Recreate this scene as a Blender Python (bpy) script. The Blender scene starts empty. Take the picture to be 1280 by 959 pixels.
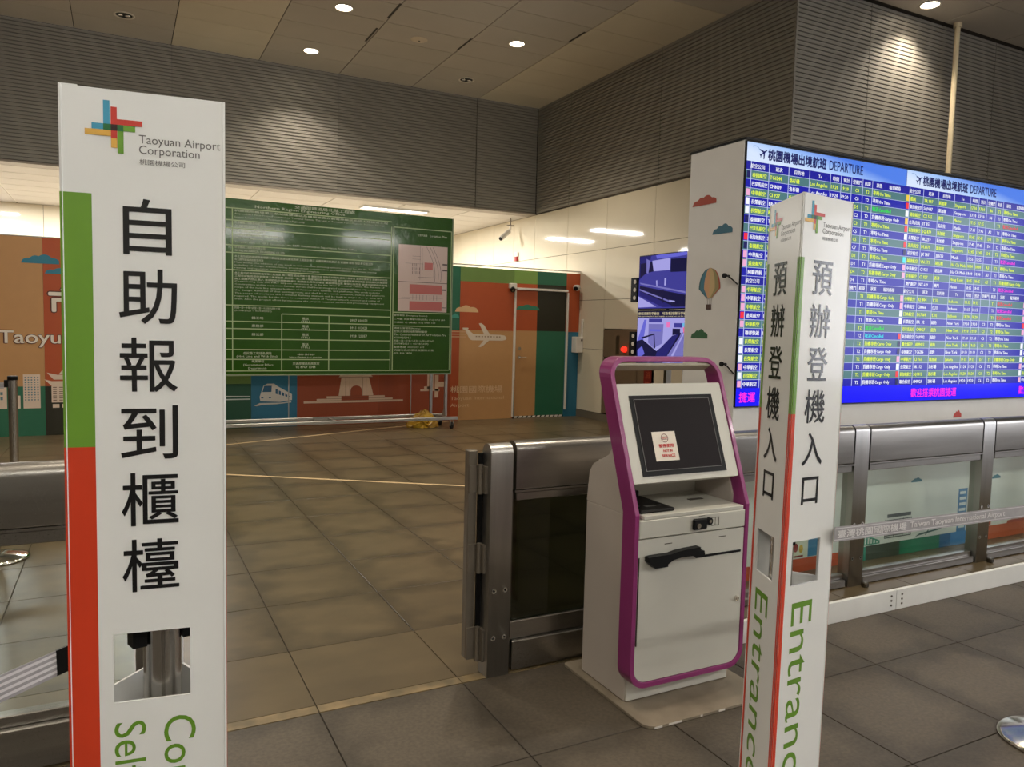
import bpy, math, random
from mathutils import Vector, Matrix

random.seed(7)
S = bpy.context.scene
COL = S.collection
PI = math.pi

# ------------------------------------------------------------------ camera
cam_data = bpy.data.cameras.new('camera')
cam_data.sensor_width = 36.0
cam_data.lens = 954.45 / 1280 * 36.0
cam_data.clip_start = 0.05
cam_data.clip_end = 100
cam = bpy.data.objects.new('camera', cam_data)
COL.objects.link(cam)
S.camera = cam
yaw, pit, rol = 0.4751777, 0.07370587, 0.02454581
fw = Vector((math.sin(yaw) * math.cos(pit), math.cos(yaw) * math.cos(pit), -math.sin(pit)))
rt = Vector((math.cos(yaw), -math.sin(yaw), 0))
up = rt.cross(fw)
r2 = math.cos(rol) * rt + math.sin(rol) * up
u2 = -math.sin(rol) * rt + math.cos(rol) * up
m3 = Matrix((r2, u2, -fw)).transposed()
cam.matrix_world = Matrix.Translation((0, 0, 1.45)) @ m3.to_4x4()

# ------------------------------------------------------------------ world, exposure, light levels
w = bpy.data.worlds.new('world')
S.world = w
w.use_nodes = True
w.node_tree.nodes['Background'].inputs[0].default_value = (1.0, 0.93, 0.84, 1)
w.node_tree.nodes['Background'].inputs[1].default_value = 0.03
S.view_settings.view_transform = 'Standard'
S.view_settings.look = 'None'
S.view_settings.gamma = 1
S.view_settings.use_curve_mapping = False
S.view_settings.exposure = 0.92

DOWN_W = 112.0        # every recessed downlight
DOWN_COL = (1.0, 0.89, 0.73)
TROFF_W = 120.0        # louvred office lights of the low ceiling
TROFF_COL = (1.0, 0.985, 0.95)
HALL_E = 40.0        # glow of the fill tubes added behind the viewer
SCREEN = 0.54          # brightness of the display screens


# ------------------------------------------------------------------ materials
def lin(c):
    out = []
    for v in c[:3]:
        v = v / 255.0
        out.append(v / 12.92 if v <= 0.04045 else ((v + 0.055) / 1.055) ** 2.4)
    return tuple(out) + (1.0,)


MATS = {}


def mat(name, rgb, rough=0.5, metal=0.0, spec=0.5, var=0.0, vscale=8.0, bump=0.0, bscale=80.0,
        stretch=None, per_obj=0.0, coat=0.0, rgb2=None, edge=None):
    if name in MATS:
        return MATS[name]
    m = bpy.data.materials.new(name)
    m.use_nodes = True
    nt = m.node_tree
    b = nt.nodes['Principled BSDF']
    b.inputs['Base Color'].default_value = lin(rgb)
    b.inputs['Roughness'].default_value = rough
    b.inputs['Metallic'].default_value = metal
    b.inputs['Specular IOR Level'].default_value = spec
    if coat:
        b.inputs['Coat Weight'].default_value = coat
        b.inputs['Coat Roughness'].default_value = 0.08
    tc = nt.nodes.new('ShaderNodeTexCoord')
    mp = nt.nodes.new('ShaderNodeMapping')
    nt.links.new(tc.outputs['Object'], mp.inputs[0])
    if stretch:
        mp.inputs['Scale'].default_value = stretch
    last = None
    if var or per_obj or rgb2:
        n = nt.nodes.new('ShaderNodeTexNoise')
        n.inputs['Scale'].default_value = vscale
        n.inputs['Detail'].default_value = 5
        nt.links.new(mp.outputs[0], n.inputs['Vector'])
        mx = nt.nodes.new('ShaderNodeMix')
        mx.data_type = 'RGBA'
        c = lin(rgb)
        if rgb2:
            c2 = lin(rgb2)
        else:
            c2 = tuple(max(0, v * (1 - var)) for v in c[:3]) + (1,)
        c1 = tuple(min(1, v * (1 + var * 0.6)) for v in c[:3]) + (1,)
        rmp = nt.nodes.new('ShaderNodeMapRange')
        rmp.inputs['From Min'].default_value = 0.35
        rmp.inputs['From Max'].default_value = 0.65
        nt.links.new(n.outputs[0], rmp.inputs['Value'])
        nt.links.new(rmp.outputs[0], mx.inputs['Factor'])
        mx.inputs['A'].default_value = c1
        mx.inputs['B'].default_value = c2
        last = mx.outputs['Result']
        if per_obj:
            oi = nt.nodes.new('ShaderNodeObjectInfo')
            hs = nt.nodes.new('ShaderNodeHueSaturation')
            mr = nt.nodes.new('ShaderNodeMapRange')
            mr.inputs['To Min'].default_value = 1 - per_obj
            mr.inputs['To Max'].default_value = 1 + per_obj
            nt.links.new(oi.outputs['Random'], mr.inputs['Value'])
            nt.links.new(mr.outputs[0], hs.inputs['Value'])
            nt.links.new(last, hs.inputs['Color'])
            # shift the noise from piece to piece
            va = nt.nodes.new('ShaderNodeVectorMath')
            va.operation = 'MULTIPLY_ADD'
            cb = nt.nodes.new('ShaderNodeCombineXYZ')
            nt.links.new(oi.outputs['Random'], cb.inputs[0])
            nt.links.new(oi.outputs['Random'], cb.inputs[1])
            nt.links.new(cb.outputs[0], va.inputs[0])
            va.inputs[1].default_value = (37, 59, 0)
            nt.links.new(tc.outputs['Object'], va.inputs[2])
            nt.links.new(va.outputs[0], mp.inputs[0])
            last = hs.outputs[0]
        if edge:
            # dirt gathered along the four sides of a tile
            sp = nt.nodes.new('ShaderNodeSeparateXYZ')
            nt.links.new(tc.outputs['Object'], sp.inputs[0])
            prev = None
            for ax, size in ((0, edge[0]), (1, edge[1])):
                mm = nt.nodes.new('ShaderNodeMath')
                mm.operation = 'PINGPONG'
                mm.inputs[1].default_value = size / 2
                nt.links.new(sp.outputs[ax], mm.inputs[0])
                if prev:
                    mn = nt.nodes.new('ShaderNodeMath')
                    mn.operation = 'MINIMUM'
                    nt.links.new(prev, mn.inputs[0])
                    nt.links.new(mm.outputs[0], mn.inputs[1])
                    prev = mn.outputs[0]
                else:
                    prev = mm.outputs[0]
            nz = nt.nodes.new('ShaderNodeTexNoise')
            nz.inputs['Scale'].default_value = 7.0
            nt.links.new((va.outputs[0] if per_obj else tc.outputs['Object']), nz.inputs['Vector'])
            ad = nt.nodes.new('ShaderNodeMath')
            ad.operation = 'MULTIPLY_ADD'
            ad.inputs[1].default_value = -0.30
            nt.links.new(nz.outputs[0], ad.inputs[0])
            nt.links.new(prev, ad.inputs[2])
            er = nt.nodes.new('ShaderNodeMapRange')
            er.inputs['From Min'].default_value = -0.14
            er.inputs['From Max'].default_value = -0.02
            er.inputs['To Min'].default_value = 0.62
            er.inputs['To Max'].default_value = 1.0
            nt.links.new(ad.outputs[0], er.inputs['Value'])
            h2 = nt.nodes.new('ShaderNodeHueSaturation')
            nt.links.new(er.outputs[0], h2.inputs['Value'])
            nt.links.new(last, h2.inputs['Color'])
            last = h2.outputs[0]
        nt.links.new(last, b.inputs['Base Color'])
    if bump:
        n2 = nt.nodes.new('ShaderNodeTexNoise')
        n2.inputs['Scale'].default_value = bscale
        n2.inputs['Detail'].default_value = 4
        nt.links.new(mp.outputs[0], n2.inputs['Vector'])
        bp = nt.nodes.new('ShaderNodeBump')
        bp.inputs['Strength'].default_value = bump
        bp.inputs['Distance'].default_value = 0.01
        nt.links.new(n2.outputs[0], bp.inputs['Height'])
        nt.links.new(bp.outputs[0], b.inputs['Normal'])
    MATS[name] = m
    return m


def emit(name, rgb, strength):
    if name in MATS:
        return MATS[name]
    m = bpy.data.materials.new(name)
    m.use_nodes = True
    nt = m.node_tree
    b = nt.nodes['Principled BSDF']
    b.inputs['Base Color'].default_value = (0.02, 0.02, 0.02, 1)
    b.inputs['Roughness'].default_value = 0.15
    b.inputs['Specular IOR Level'].default_value = 0.12
    b.inputs['Emission Color'].default_value = lin(rgb)
    b.inputs['Emission Strength'].default_value = strength
    MATS[name] = m
    return m


def glass(name, tint, refl=0.12):
    m = bpy.data.materials.new(name)
    m.use_nodes = True
    nt = m.node_tree
    nt.nodes.clear()
    out = nt.nodes.new('ShaderNodeOutputMaterial')
    tr = nt.nodes.new('ShaderNodeBsdfTransparent')
    tr.inputs[0].default_value = tint
    gl = nt.nodes.new('ShaderNodeBsdfGlossy')
    gl.inputs['Roughness'].default_value = 0.02
    lw = nt.nodes.new('ShaderNodeLayerWeight')
    lw.inputs[0].default_value = 0.5
    pw = nt.nodes.new('ShaderNodeMath')
    pw.operation = 'POWER'
    pw.inputs[1].default_value = 4.0
    nt.links.new(lw.outputs['Facing'], pw.inputs[0])
    fr = nt.nodes.new('ShaderNodeMath')
    fr.operation = 'MULTIPLY_ADD'
    fr.inputs[1].default_value = 0.8
    fr.inputs[2].default_value = 0.03
    nt.links.new(pw.outputs[0], fr.inputs[0])
    mx = nt.nodes.new('ShaderNodeMixShader')
    nt.links.new(fr.outputs[0], mx.inputs[0])
    nt.links.new(tr.outputs[0], mx.inputs[1])
    nt.links.new(gl.outputs[0], mx.inputs[2])
    nt.links.new(mx.outputs[0], out.inputs[0])
    return m


def steel(name, rgb, rough, stretch):
    m = mat(name, rgb, rough, 1.0, 0.5, var=0.12, vscale=3.0, stretch=stretch)
    nt = m.node_tree
    b = nt.nodes['Principled BSDF']
    tc = nt.nodes.new('ShaderNodeTexCoord')
    mp = nt.nodes.new('ShaderNodeMapping')
    mp.inputs['Scale'].default_value = tuple(s * 40 for s in stretch)
    nt.links.new(tc.outputs['Object'], mp.inputs[0])
    n = nt.nodes.new('ShaderNodeTexNoise')
    n.inputs['Scale'].default_value = 8
    nt.links.new(mp.outputs[0], n.inputs['Vector'])
    mr = nt.nodes.new('ShaderNodeMapRange')
    mr.inputs['To Min'].default_value = rough - 0.06
    mr.inputs['To Max'].default_value = rough + 0.10
    nt.links.new(n.outputs[0], mr.inputs['Value'])
    nt.links.new(mr.outputs[0], b.inputs['Roughness'])
    return m


FLOOR_M = mat('polished_stone_tile', (96, 83, 61), 0.34, spec=0.5, var=0.16, vscale=4.0, bump=0.03, bscale=260,
              stretch=(1, 1.6, 1), per_obj=0.06, edge=(0.58, 0.585))
FLOORD_M = mat('polished_stone_far', (96, 83, 61), 0.34, spec=0.5, var=0.16, vscale=3.2, stretch=(1, 1.6, 1))
FLOORN_M = mat('flamed_stone_tile', (88, 79, 67), 0.5, spec=0.4, var=0.2, vscale=70, bump=0.15, bscale=240, per_obj=0.05, edge=(0.58, 0.585))
JOINT_M = mat('floor_joint', (62, 54, 45), 0.8)
STRIP_M = mat('pale_stone_strip', (140, 120, 86), 0.5, rgb2=(98, 86, 62), vscale=9)
CEIL_M = mat('ceiling_panel_taupe', (168, 160, 148), 0.55, var=0.03, vscale=2, per_obj=0.02)
CEIL2_M = mat('ceiling_panel_beige', (190, 180, 160), 0.55, var=0.03, vscale=2, per_obj=0.02)
CEILG_M = mat('ceiling_joint', (52, 46, 40), 0.8)
ICEIL_M = mat('inner_ceiling_panel', (206, 200, 194), 0.6, var=0.03, vscale=2, per_obj=0.02)
ICG_M = mat('inner_ceiling_grid', (225, 220, 212), 0.6)
CLAD_M = mat('dark_ribbed_metal', (136, 131, 122), 0.5, 0.2, var=0.05, vscale=2, per_obj=0.03)
CLADG_M = mat('cladding_shadow_gap', (22, 20, 18), 0.8)
WPAN_M = mat('cream_enamel_panel', (220, 210, 188), 0.055, spec=0.45, var=0.02, vscale=1.5, per_obj=0.012)
WJ_M = mat('panel_joint', (70, 62, 52), 0.8)
WHITE_M = mat('white_laminate', (222, 220, 216), 0.45, var=0.02)
PLAIN_M = mat('plain_wall_paint', (168, 164, 156), 0.7, var=0.04)
STEEL_V = steel('brushed_steel_upright', (186, 184, 180), 0.34, (6, 6, 0.4))
STEEL_H = steel('brushed_steel_rail', (156, 152, 146), 0.28, (0.4, 6, 6))
STEELD = steel('dark_steel', (112, 107, 98), 0.35, (4, 4, 1))
CHROME = mat('chrome', (205, 200, 192), 0.12, 1.0)
BLACK = mat('black_plastic', (9, 9, 10), 0.5, spec=0.25, var=0.1)
RUBBER = mat('black_rubber', (24, 23, 22), 0.8, var=0.1)
BOARDW = mat('corrugated_plastic_white', (236, 236, 233), 0.28, var=0.02, vscale=5, coat=0.25)
BGREEN = mat('print_leaf_green', (112, 158, 52), 0.3, var=0.03, coat=0.25)
BRED = mat('print_vermilion', (214, 66, 36), 0.3, var=0.03, coat=0.25)
INK = mat('print_black', (22, 22, 24), 0.25, coat=0.3)
GREYINK = mat('print_grey', (104, 102, 100), 0.35)
PRWHITE = mat('print_white', (228, 222, 212), 0.5)
KWHITE = mat('powder_coat_white', (196, 194, 184), 0.38, var=0.03, vscale=4)
KSIDE = mat('powder_coat_side', (186, 176, 166), 0.45, var=0.03, vscale=4)
PURPLE = mat('magenta_enamel', (136, 46, 106), 0.28, var=0.04, coat=0.3)
KPLATE = mat('scuffed_base_plate', (150, 138, 120), 0.4, 0.3, var=0.2, vscale=6)
GREENB = mat('glossy_green_vinyl', (46, 84, 24), 0.16, spec=0.2, var=0.06, vscale=4, bump=0.5, bscale=9, coat=0.35)
GLINE = mat('vinyl_pale_line', (170, 190, 140), 0.35)
GTEXT = mat('vinyl_pale_text', (196, 206, 178), 0.4)
ALU = mat('aluminium_tube', (176, 174, 168), 0.35, 0.8, var=0.05)
SATIN = mat('satin_hinge_steel', (128, 120, 108), 0.42, 0.6, var=0.08)
GLASSC = glass('clear_glass', (0.93, 0.975, 0.95, 1))
GLASSD = glass('smoked_glass', (0.22, 0.24, 0.20, 1))
BELT = mat('grey_belt_webbing', (160, 156, 158), 0.7, var=0.08, vscale=60)
BELTL = mat('pale_belt_stripe', (214, 210, 212), 0.7)
PALETTE = {}


def ink(rgb, rough=0.45):
    k = (tuple(rgb), rough)
    if k not in PALETTE:
        PALETTE[k] = mat('print_%d_%d_%d' % tuple(rgb), rgb, rough, var=0.02)
    return PALETTE[k]


# ------------------------------------------------------------------ mesh building
class MB:
    def __init__(self):
        self.v, self.f, self.m, self.s = [], [], [], []

    def add(self, vs, fs, mi=0, smooth=False):
        o = len(self.v)
        self.v += [tuple(p) for p in vs]
        for f in fs:
            self.f.append([i + o for i in f])
            self.m.append(mi)
            self.s.append(smooth)
        return self

    def box(self, x0, x1, y0, y1, z0, z1, mi=0, c=0.0):
        if c <= 0:
            vs = [(x, y, z) for z in (z0, z1) for y in (y0, y1) for x in (x0, x1)]
            fs = [(0, 2, 3, 1), (4, 5, 7, 6), (0, 1, 5, 4), (2, 6, 7, 3), (0, 4, 6, 2), (1, 3, 7, 5)]
            return self.add(vs, fs, mi)
        # chamfered box: 24 vertices
        P = {}
        vs = []
        for sx in (0, 1):
            for sy in (0, 1):
                for sz in (0, 1):
                    X, Y, Z = (x0, x1)[sx], (y0, y1)[sy], (z0, z1)[sz]
                    dx, dy, dz = (c, -c)[sx], (c, -c)[sy], (c, -c)[sz]
                    for k, p in enumerate(((X, Y + dy, Z + dz), (X + dx, Y, Z + dz), (X + dx, Y + dy, Z))):
                        P[sx, sy, sz, k] = len(vs)
                        vs.append(p)
        fs = []
        for s in (0, 1):
            a = [P[s, 0, 0, 0], P[s, 1, 0, 0], P[s, 1, 1, 0], P[s, 0, 1, 0]]
            fs.append(a if s else a[::-1])
            a = [P[0, s, 0, 1], P[1, s, 0, 1], P[1, s, 1, 1], P[0, s, 1, 1]]
            fs.append(a[::-1] if s else a)
            a = [P[0, 0, s, 2], P[1, 0, s, 2], P[1, 1, s, 2], P[0, 1, s, 2]]
            fs.append(a if s else a[::-1])
        for a in (0, 1):
            for b in (0, 1):
                fs.append([P[0, a, b, 1], P[1, a, b, 1], P[1, a, b, 2], P[0, a, b, 2]])
                fs.append([P[a, 0, b, 0], P[a, 1, b, 0], P[a, 1, b, 2], P[a, 0, b, 2]])
                fs.append([P[a, b, 0, 0], P[a, b, 1, 0], P[a, b, 1, 1], P[a, b, 0, 1]])
        for sx in (0, 1):
            for sy in (0, 1):
                for sz in (0, 1):
                    fs.append([P[sx, sy, sz, 0], P[sx, sy, sz, 1], P[sx, sy, sz, 2]])
        return self.add(vs, fs, mi)

    def prism(self, poly, fa, fb, mi=0, smooth=False):
        """poly: list of 2d points; fa / fb map a 2d point to 3d for the two ends"""
        n = len(poly)
        vs = [fa(*p) for p in poly] + [fb(*p) for p in poly]
        fs = [list(range(n))[::-1], [n + i for i in range(n)]]
        self.add(vs, fs, mi, False)
        self.add(vs, [(i, (i + 1) % n, n + (i + 1) % n, n + i) for i in range(n)], mi, smooth)
        return self

    def tube(self, p0, p1, r0, r1=None, n=16, mi=0, caps=True):
        r1 = r0 if r1 is None else r1
        p0, p1 = Vector(p0), Vector(p1)
        d = (p1 - p0).normalized()
        a = d.cross(Vector((0, 0, 1)) if abs(d.z) < 0.9 else Vector((1, 0, 0))).normalized()
        b = d.cross(a)
        vs = []
        for p, r in ((p0, r0), (p1, r1)):
            for i in range(n):
                t = 2 * PI * i / n
                vs.append(p + a * (r * math.cos(t)) + b * (r * math.sin(t)))
        self.add(vs, [(i, (i + 1) % n, n + (i + 1) % n, n + i) for i in range(n)], mi, True)
        if caps:
            self.add(vs, [list(range(n))[::-1], list(range(n, 2 * n))], mi)
        return self

    def lathe(self, prof, c=(0, 0, 0), n=32, mi=0):
        """prof: list of (r, z)"""
        vs, fs = [], []
        for r, z in prof:
            for i in range(n):
                t = 2 * PI * i / n
                vs.append((c[0] + r * math.cos(t), c[1] + r * math.sin(t), c[2] + z))
        for k in range(len(prof) - 1):
            for i in range(n):
                j = (i + 1) % n
                fs.append((k * n + i, k * n + j, (k + 1) * n + j, (k + 1) * n + i))
        self.add(vs, fs, mi, True)
        return self

    def path(self, pts, r, n=10, mi=0):
        for a, b in zip(pts[:-1], pts[1:]):
            self.tube(a, b, r, n=n, mi=mi)
        return self

    def build(self, name, mats, parent=None, loc=None):
        me = bpy.data.meshes.new(name)
        vs = self.v
        if loc:
            vs = [(x - loc[0], y - loc[1], z - loc[2]) for x, y, z in vs]
        me.from_pydata([tuple(v) for v in vs], [], self.f)
        if not isinstance(mats, (list, tuple)):
            mats = [mats]
        for m in mats:
            me.materials.append(m)
        me.polygons.foreach_set('material_index', self.m)
        me.polygons.foreach_set('use_smooth', self.s)
        me.validate()
        me.update()
        import bmesh
        bm = bmesh.new()
        bm.from_mesh(me)
        bmesh.ops.recalc_face_normals(bm, faces=bm.faces)
        bm.to_mesh(me)
        bm.free()
        o = bpy.data.objects.new(name, me)
        COL.objects.link(o)
        if loc:
            o.location = loc
        if parent:
            o.parent = parent
        return o


def tag(o, label=None, cat=None, group=None, kind=None):
    if label:
        o['label'] = label
    if cat:
        o['category'] = cat
    if group:
        o['group'] = group
    if kind:
        o['kind'] = kind
    return o


def thing(name, label, cat, loc=(0, 0, 0), rz=0.0, group=None):
    o = bpy.data.objects.new(name, None)
    o.empty_display_size = 0.1
    COL.objects.link(o)
    o.location = loc
    o.rotation_euler = (0, 0, rz)
    return tag(o, label, cat, group)


def struct(name, label=None, loc=(0, 0, 0)):
    o = bpy.data.objects.new(name, None)
    COL.objects.link(o)
    o.location = loc
    return tag(o, label or None, None, None, 'structure')


def piece(name, me, parent, loc):
    o = bpy.data.objects.new(name, me)
    COL.objects.link(o)
    o.parent = parent
    o.location = loc
    return o


def rrect(x0, x1, z0, z1, r, n=5):
    """rounded rectangle outline; r = radius or (bl, br, tr, tl)"""
    if not isinstance(r, (tuple, list)):
        r = (r,) * 4
    pts = []
    for (cx, cz, a0, q) in ((x0, z0, PI, r[0]), (x1, z0, 1.5 * PI, r[1]), (x1, z1, 0, r[2]), (x0, z1, 0.5 * PI, r[3])):
        if q <= 0:
            pts.append((cx, cz))
            continue
        ox = cx + q if cx == x0 else cx - q
        oz = cz + q if cz == z0 else cz - q
        for i in range(n + 1):
            a = a0 + 0.5 * PI * i / n
            pts.append((ox + q * math.cos(a), oz + q * math.sin(a)))
    return pts


# ------------------------------------------------------------------ lettering
_cache = {}
_fc = bpy.data.curves.new('glyphs', 'FONT')
_fo = bpy.data.objects.new('glyphs', _fc)
COL.objects.link(_fo)


def glyphs(s, bold=0.0, res=3, spacing=1.0):
    bold = round(bold, 4)
    k = (s, bold, res, spacing)
    if k not in _cache:
        _fc.body = s
        _fc.resolution_u = res
        _fc.space_character = spacing
        _fc.space_line = 1.0
        bpy.context.view_layer.update()
        dg = bpy.context.evaluated_depsgraph_get()
        me = bpy.data.meshes.new_from_object(_fo.evaluated_get(dg))
        vs = [(v.co.x, v.co.y) for v in me.vertices]
        fs = [list(p.vertices) for p in me.polygons]
        bpy.data.meshes.remove(me)
        if bold and vs:
            if res > 1:
                sh_ = [(bold, 0), (-bold, 0), (0, bold), (0, -bold), (bold * 0.7, bold * 0.7), (-bold * 0.7, bold * 0.7), (bold * 0.7, -bold * 0.7), (-bold * 0.7, -bold * 0.7)]
            else:
                sh_ = [(bold, 0), (-bold, 0)]
            v0, f0, nv = vs, fs, len(vs)
            vs, fs = [], []
            for q_, (dx, dy) in enumerate(sh_):
                vs += [(a + dx, b + dy) for a, b in v0]
                fs += [[i + q_ * nv for i in f] for f in f0]
        if not vs:
            vs, fs = [(0, 0), (1, 0), (1, 1)], []
        xs = [p[0] for p in vs]
        ys = [p[1] for p in vs]
        _cache[k] = (vs, fs, min(xs), max(xs), min(ys), max(ys))
        _nlay[k] = len(v0) if bold else 0
    return _cache[k]


_nlay = {}


def layered(k, pts, fn):
    """the overlaid copies that thicken the strokes lie a hair in front of one another"""
    n = _nlay.get(k, 0)
    out = [Vector(fn(*p)) for p in pts]
    if n:
        o, a, b = Vector(fn(0, 0)), Vector(fn(1, 0)), Vector(fn(0, 1))
        nr = (a - o).cross(b - o).normalized()
        out = [p + nr * (0.00012 * (i // n)) for i, p in enumerate(out)]
    return out


def put(mb, s, u0, v0, u1, v1, fn, mi=0, bold=0.0, res=3, fit='box', spacing=1.0):
    """fit text s into the rectangle on a surface; fn maps (u, v) to 3d.
    fit: 'box' stretches, 'h' keeps proportions from the height (left aligned), 'c' the same, centred"""
    vs, fs, a, b, c, d = glyphs(s, bold, res, spacing)
    sy = (v1 - v0) / max(1e-6, d - c)
    sx = (u1 - u0) / max(1e-6, b - a)
    ox = u0
    if fit == 'h':
        sx = sy
    if fit == 'c':
        sx = min(sy, sx)
        ox = (u0 + u1) / 2 - sx * (b - a) / 2
    mb.add(layered((s, round(bold, 4), res, spacing), [(ox + (x - a) * sx, v0 + (y - c) * sy) for x, y in vs], fn), fs, mi)
    return ox + (b - a) * sx


def em(mb, s, u, v, size, fn, mi=0, bold=0.0, res=1, width=None, align='l', maxw=None):
    """set text with baseline-ish anchor (u, v) and em size"""
    vs, fs, a, b, c, d = glyphs(s, bold, res)
    sx = size if width is None else width / max(1e-6, b - a)
    if maxw and (b - a) * sx > maxw:
        sx = maxw / (b - a)
    ox = u - a * sx
    if align == 'c':
        ox = u - (a + b) / 2 * sx
    mb.add([fn(ox + x * sx, v + y * size) for x, y in vs], fs, mi)


def poly(mb, pts, fn, mi=0):
    mb.add([fn(*p) for p in pts], [list(range(len(pts)))], mi)


def rect(mb, u0, v0, u1, v1, fn, mi=0):
    poly(mb, [(u0, v0), (u1, v0), (u1, v1), (u0, v1)], fn, mi)


def cloud(u0, u1, v0, h, kind=0):
    """outline of a flat-bottomed cloud"""
    w = u1 - u0
    bumps = ([(0.2, 0.25, 0.2), (0.47, 0.5, 0.27), (0.75, 0.3, 0.24)], [(0.18, 0.2, 0.18), (0.38, 0.5, 0.2), (0.62, 0.65, 0.24), (0.84, 0.3, 0.2)])[kind]
    pts = [(u0, v0)]
    for i in range(25):
        t = i / 24
        z = 0.04
        for c, hh, rr in bumps:
            if abs(t - c) < rr:
                z = max(z, (hh + 0.35) * math.sqrt(1 - ((t - c) / rr) ** 2))
        pts.append((u0 + t * w, v0 + min(1, z) * h))
    pts.append((u1, v0))
    return pts


# ================================================================== SETTING
# ---- floor
T = 0.58
TY = 0.585
X0T = 0.065
Y0T = 2.755
floor = MB().box(-6, 13, -5, 17, -0.10, -0.006).build('floor', JOINT_M)
tag(floor, kind='structure')


def tile_mesh(name, w, d, m, g=0.0022, th=0.006):
    b = MB()
    b.box(g, w - g, g, d - g, -th, 0.0, c=0.0012)
    o = b.build(name, m)
    me = o.data
    bpy.data.objects.remove(o)
    return me


tm_far = tile_mesh('tile', T, TY - 0.0, FLOOR_M)
tm_near = tile_mesh('tile', T, TY, FLOORN_M)
count = 0
rest_near, rest_far = MB(), MB()
for j in range(-6, 25):
    y = Y0T + j * TY
    for i in range(-9, 22):
        x = X0T + i * T
        near = j < 0
        vis = False
        if near and 0.4 <= y < Y0T and -0.6 <= x <= 5.2:
            vis = True
        if not near and y < 8.7 and (-1.3 - 0.0 * y) <= x <= 1.2 + 0.62 * y:
            vis = True
        yy = y + 0.06 if j == 0 else y
        if vis and not (j == 0) and count < 290:
            piece('tile', tm_near if near else tm_far, floor, (x, y, 0))
            count += 1
        else:
            g = 0.0022
            (rest_near if near else rest_far).box(x + g, x + T - g, yy + g, y + TY - g, -0.006, 0.0)
r1 = rest_far.build('distant_tiles', FLOORD_M, floor)
tag(r1, 'brown stone tiles running on to the painted hoarding', kind='stuff')
r2_ = rest_near.build('outer_tiles', FLOORN_M, floor)
tag(r2_, 'grey speckled stone tiles at the edge of view', kind='stuff')
s = MB()
for i in range(-9, 22):
    x = X0T + i * T
    s.box(x + 0.002, x + T - 0.002, 2.757, 2.812, -0.006, 0.0008)
strip = s.build('threshold_strip', STRIP_M, floor)
tag(strip, 'pale worn stone strip under the gate line')
# pale lines inlaid across the hall floor
ln = MB()
for (a, b) in (((-2.0, 9.45), (4.2, 5.32)), ((-1.9, 8.92), (-0.2, 8.72)), ((0.2, 9.01), (4.4, 10.65))):
    d = Vector((b[0] - a[0], b[1] - a[1])).normalized()
    n_ = Vector((-d.y, d.x)) * 0.022
    vs = [(a[0] - n_.x, a[1] - n_.y, 0.0016), (b[0] - n_.x, b[1] - n_.y, 0.0016), (b[0] + n_.x, b[1] + n_.y, 0.0016), (a[0] + n_.x, a[1] + n_.y, 0.0016)]
    ln.add(vs, [(0, 1, 2, 3)])
o = ln.build('floor_line', ink((206, 180, 138)), floor)
tag(o, 'pale tape lines stuck across the brown tiles')

# ---- hall ceiling, z = 5.38
CZ = 5.38
ceiling = MB().box(-6, 13, -5, 12.35, CZ + 0.012, CZ + 0.15).build('ceiling', CEILG_M)
tag(ceiling, kind='structure')
PX = 1.215


def cpanel(m, name):
    b = MB()
    b.box(0.005, PX - 0.005, 0.0035, 0.6 - 0.0035, -0.0, 0.012, c=0.002)
    o = b.build(name, m)
    me = o.data
    bpy.data.objects.remove(o)
    return me


cp1, cp2 = cpanel(CEIL_M, 'ceiling_panel'), cpanel(CEIL2_M, 'ceiling_panel')
crest = MB()
for i in range(-5, 9):
    x = 0.706 + i * PX
    for j in range(0, 28):
        y = 12.35 - 0.6 * (j + 1)
        if x > 6.7 and y > 6.3:
            continue
        vis = y > 7.2 and x < 6.7 and x > -1.8 or (x > 6.7 and y > 4.4)
        if vis:
            piece('ceiling_panel', cp2 if i in (0, 4) else cp1, ceiling, (x, y, CZ))
        else:
            crest.box(x + 0.005, x + PX - 0.005, y + 0.0035, y + 0.5965, CZ, CZ + 0.012)
o = crest.build('outer_panels', CEIL_M, ceiling)
tag(o, 'ceiling panels beyond the part in view', kind='stuff')
# dark air slots between panels
sl = MB()
for (x, y0, y1) in ((3.12, 10.2, 10.75), (3.14, 9.3, 9.8), (4.36, 9.9, 10.4), (5.56, 8.9, 9.3)):
    sl.box(x - 0.035, x - 0.005, y0, y1, CZ - 0.002, CZ + 0.01)
o = sl.build('air_slot', CEILG_M, ceiling)

# ---- dark ribbed cladding bands (z 3.52 - 5.38)
RP = 0.05


def rib_panel(name, length, z0, z1, gap=0.008):
    """ribbed panel in local x (length) and z, outer face towards -y"""
    b = MB()
    n = int(round((z1 - z0) / RP))
    p = (z1 - z0) / n
    prof = []
    for k in range(n):
        z = z0 + k * p
        prof += [(0.0, z + 0.012), (0.0, z + p - 0.003), (0.018, z + p), (0.018, z + p + 0.009)]
    prof = [(0.018, z0)] + prof[:-1] + [(0.018, z1)]
    vs = []
    for x in (gap / 2, length - gap / 2):
        vs += [(x, y, z) for y, z in prof]
    m = len(prof)
    b.add(vs, [(i, m + i, m + i + 1, i + 1) for i in range(m - 1)])
    for x in (gap / 2, length - gap / 2):
        b.add([(x, 0.004, z0), (x, 0.03, z0), (x, 0.03, z1), (x, 0.004, z1)], [(0, 1, 2, 3)])
    o = b.build(name, CLAD_M)
    me = o.data
    bpy.data.objects.remove(o)
    return me


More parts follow.
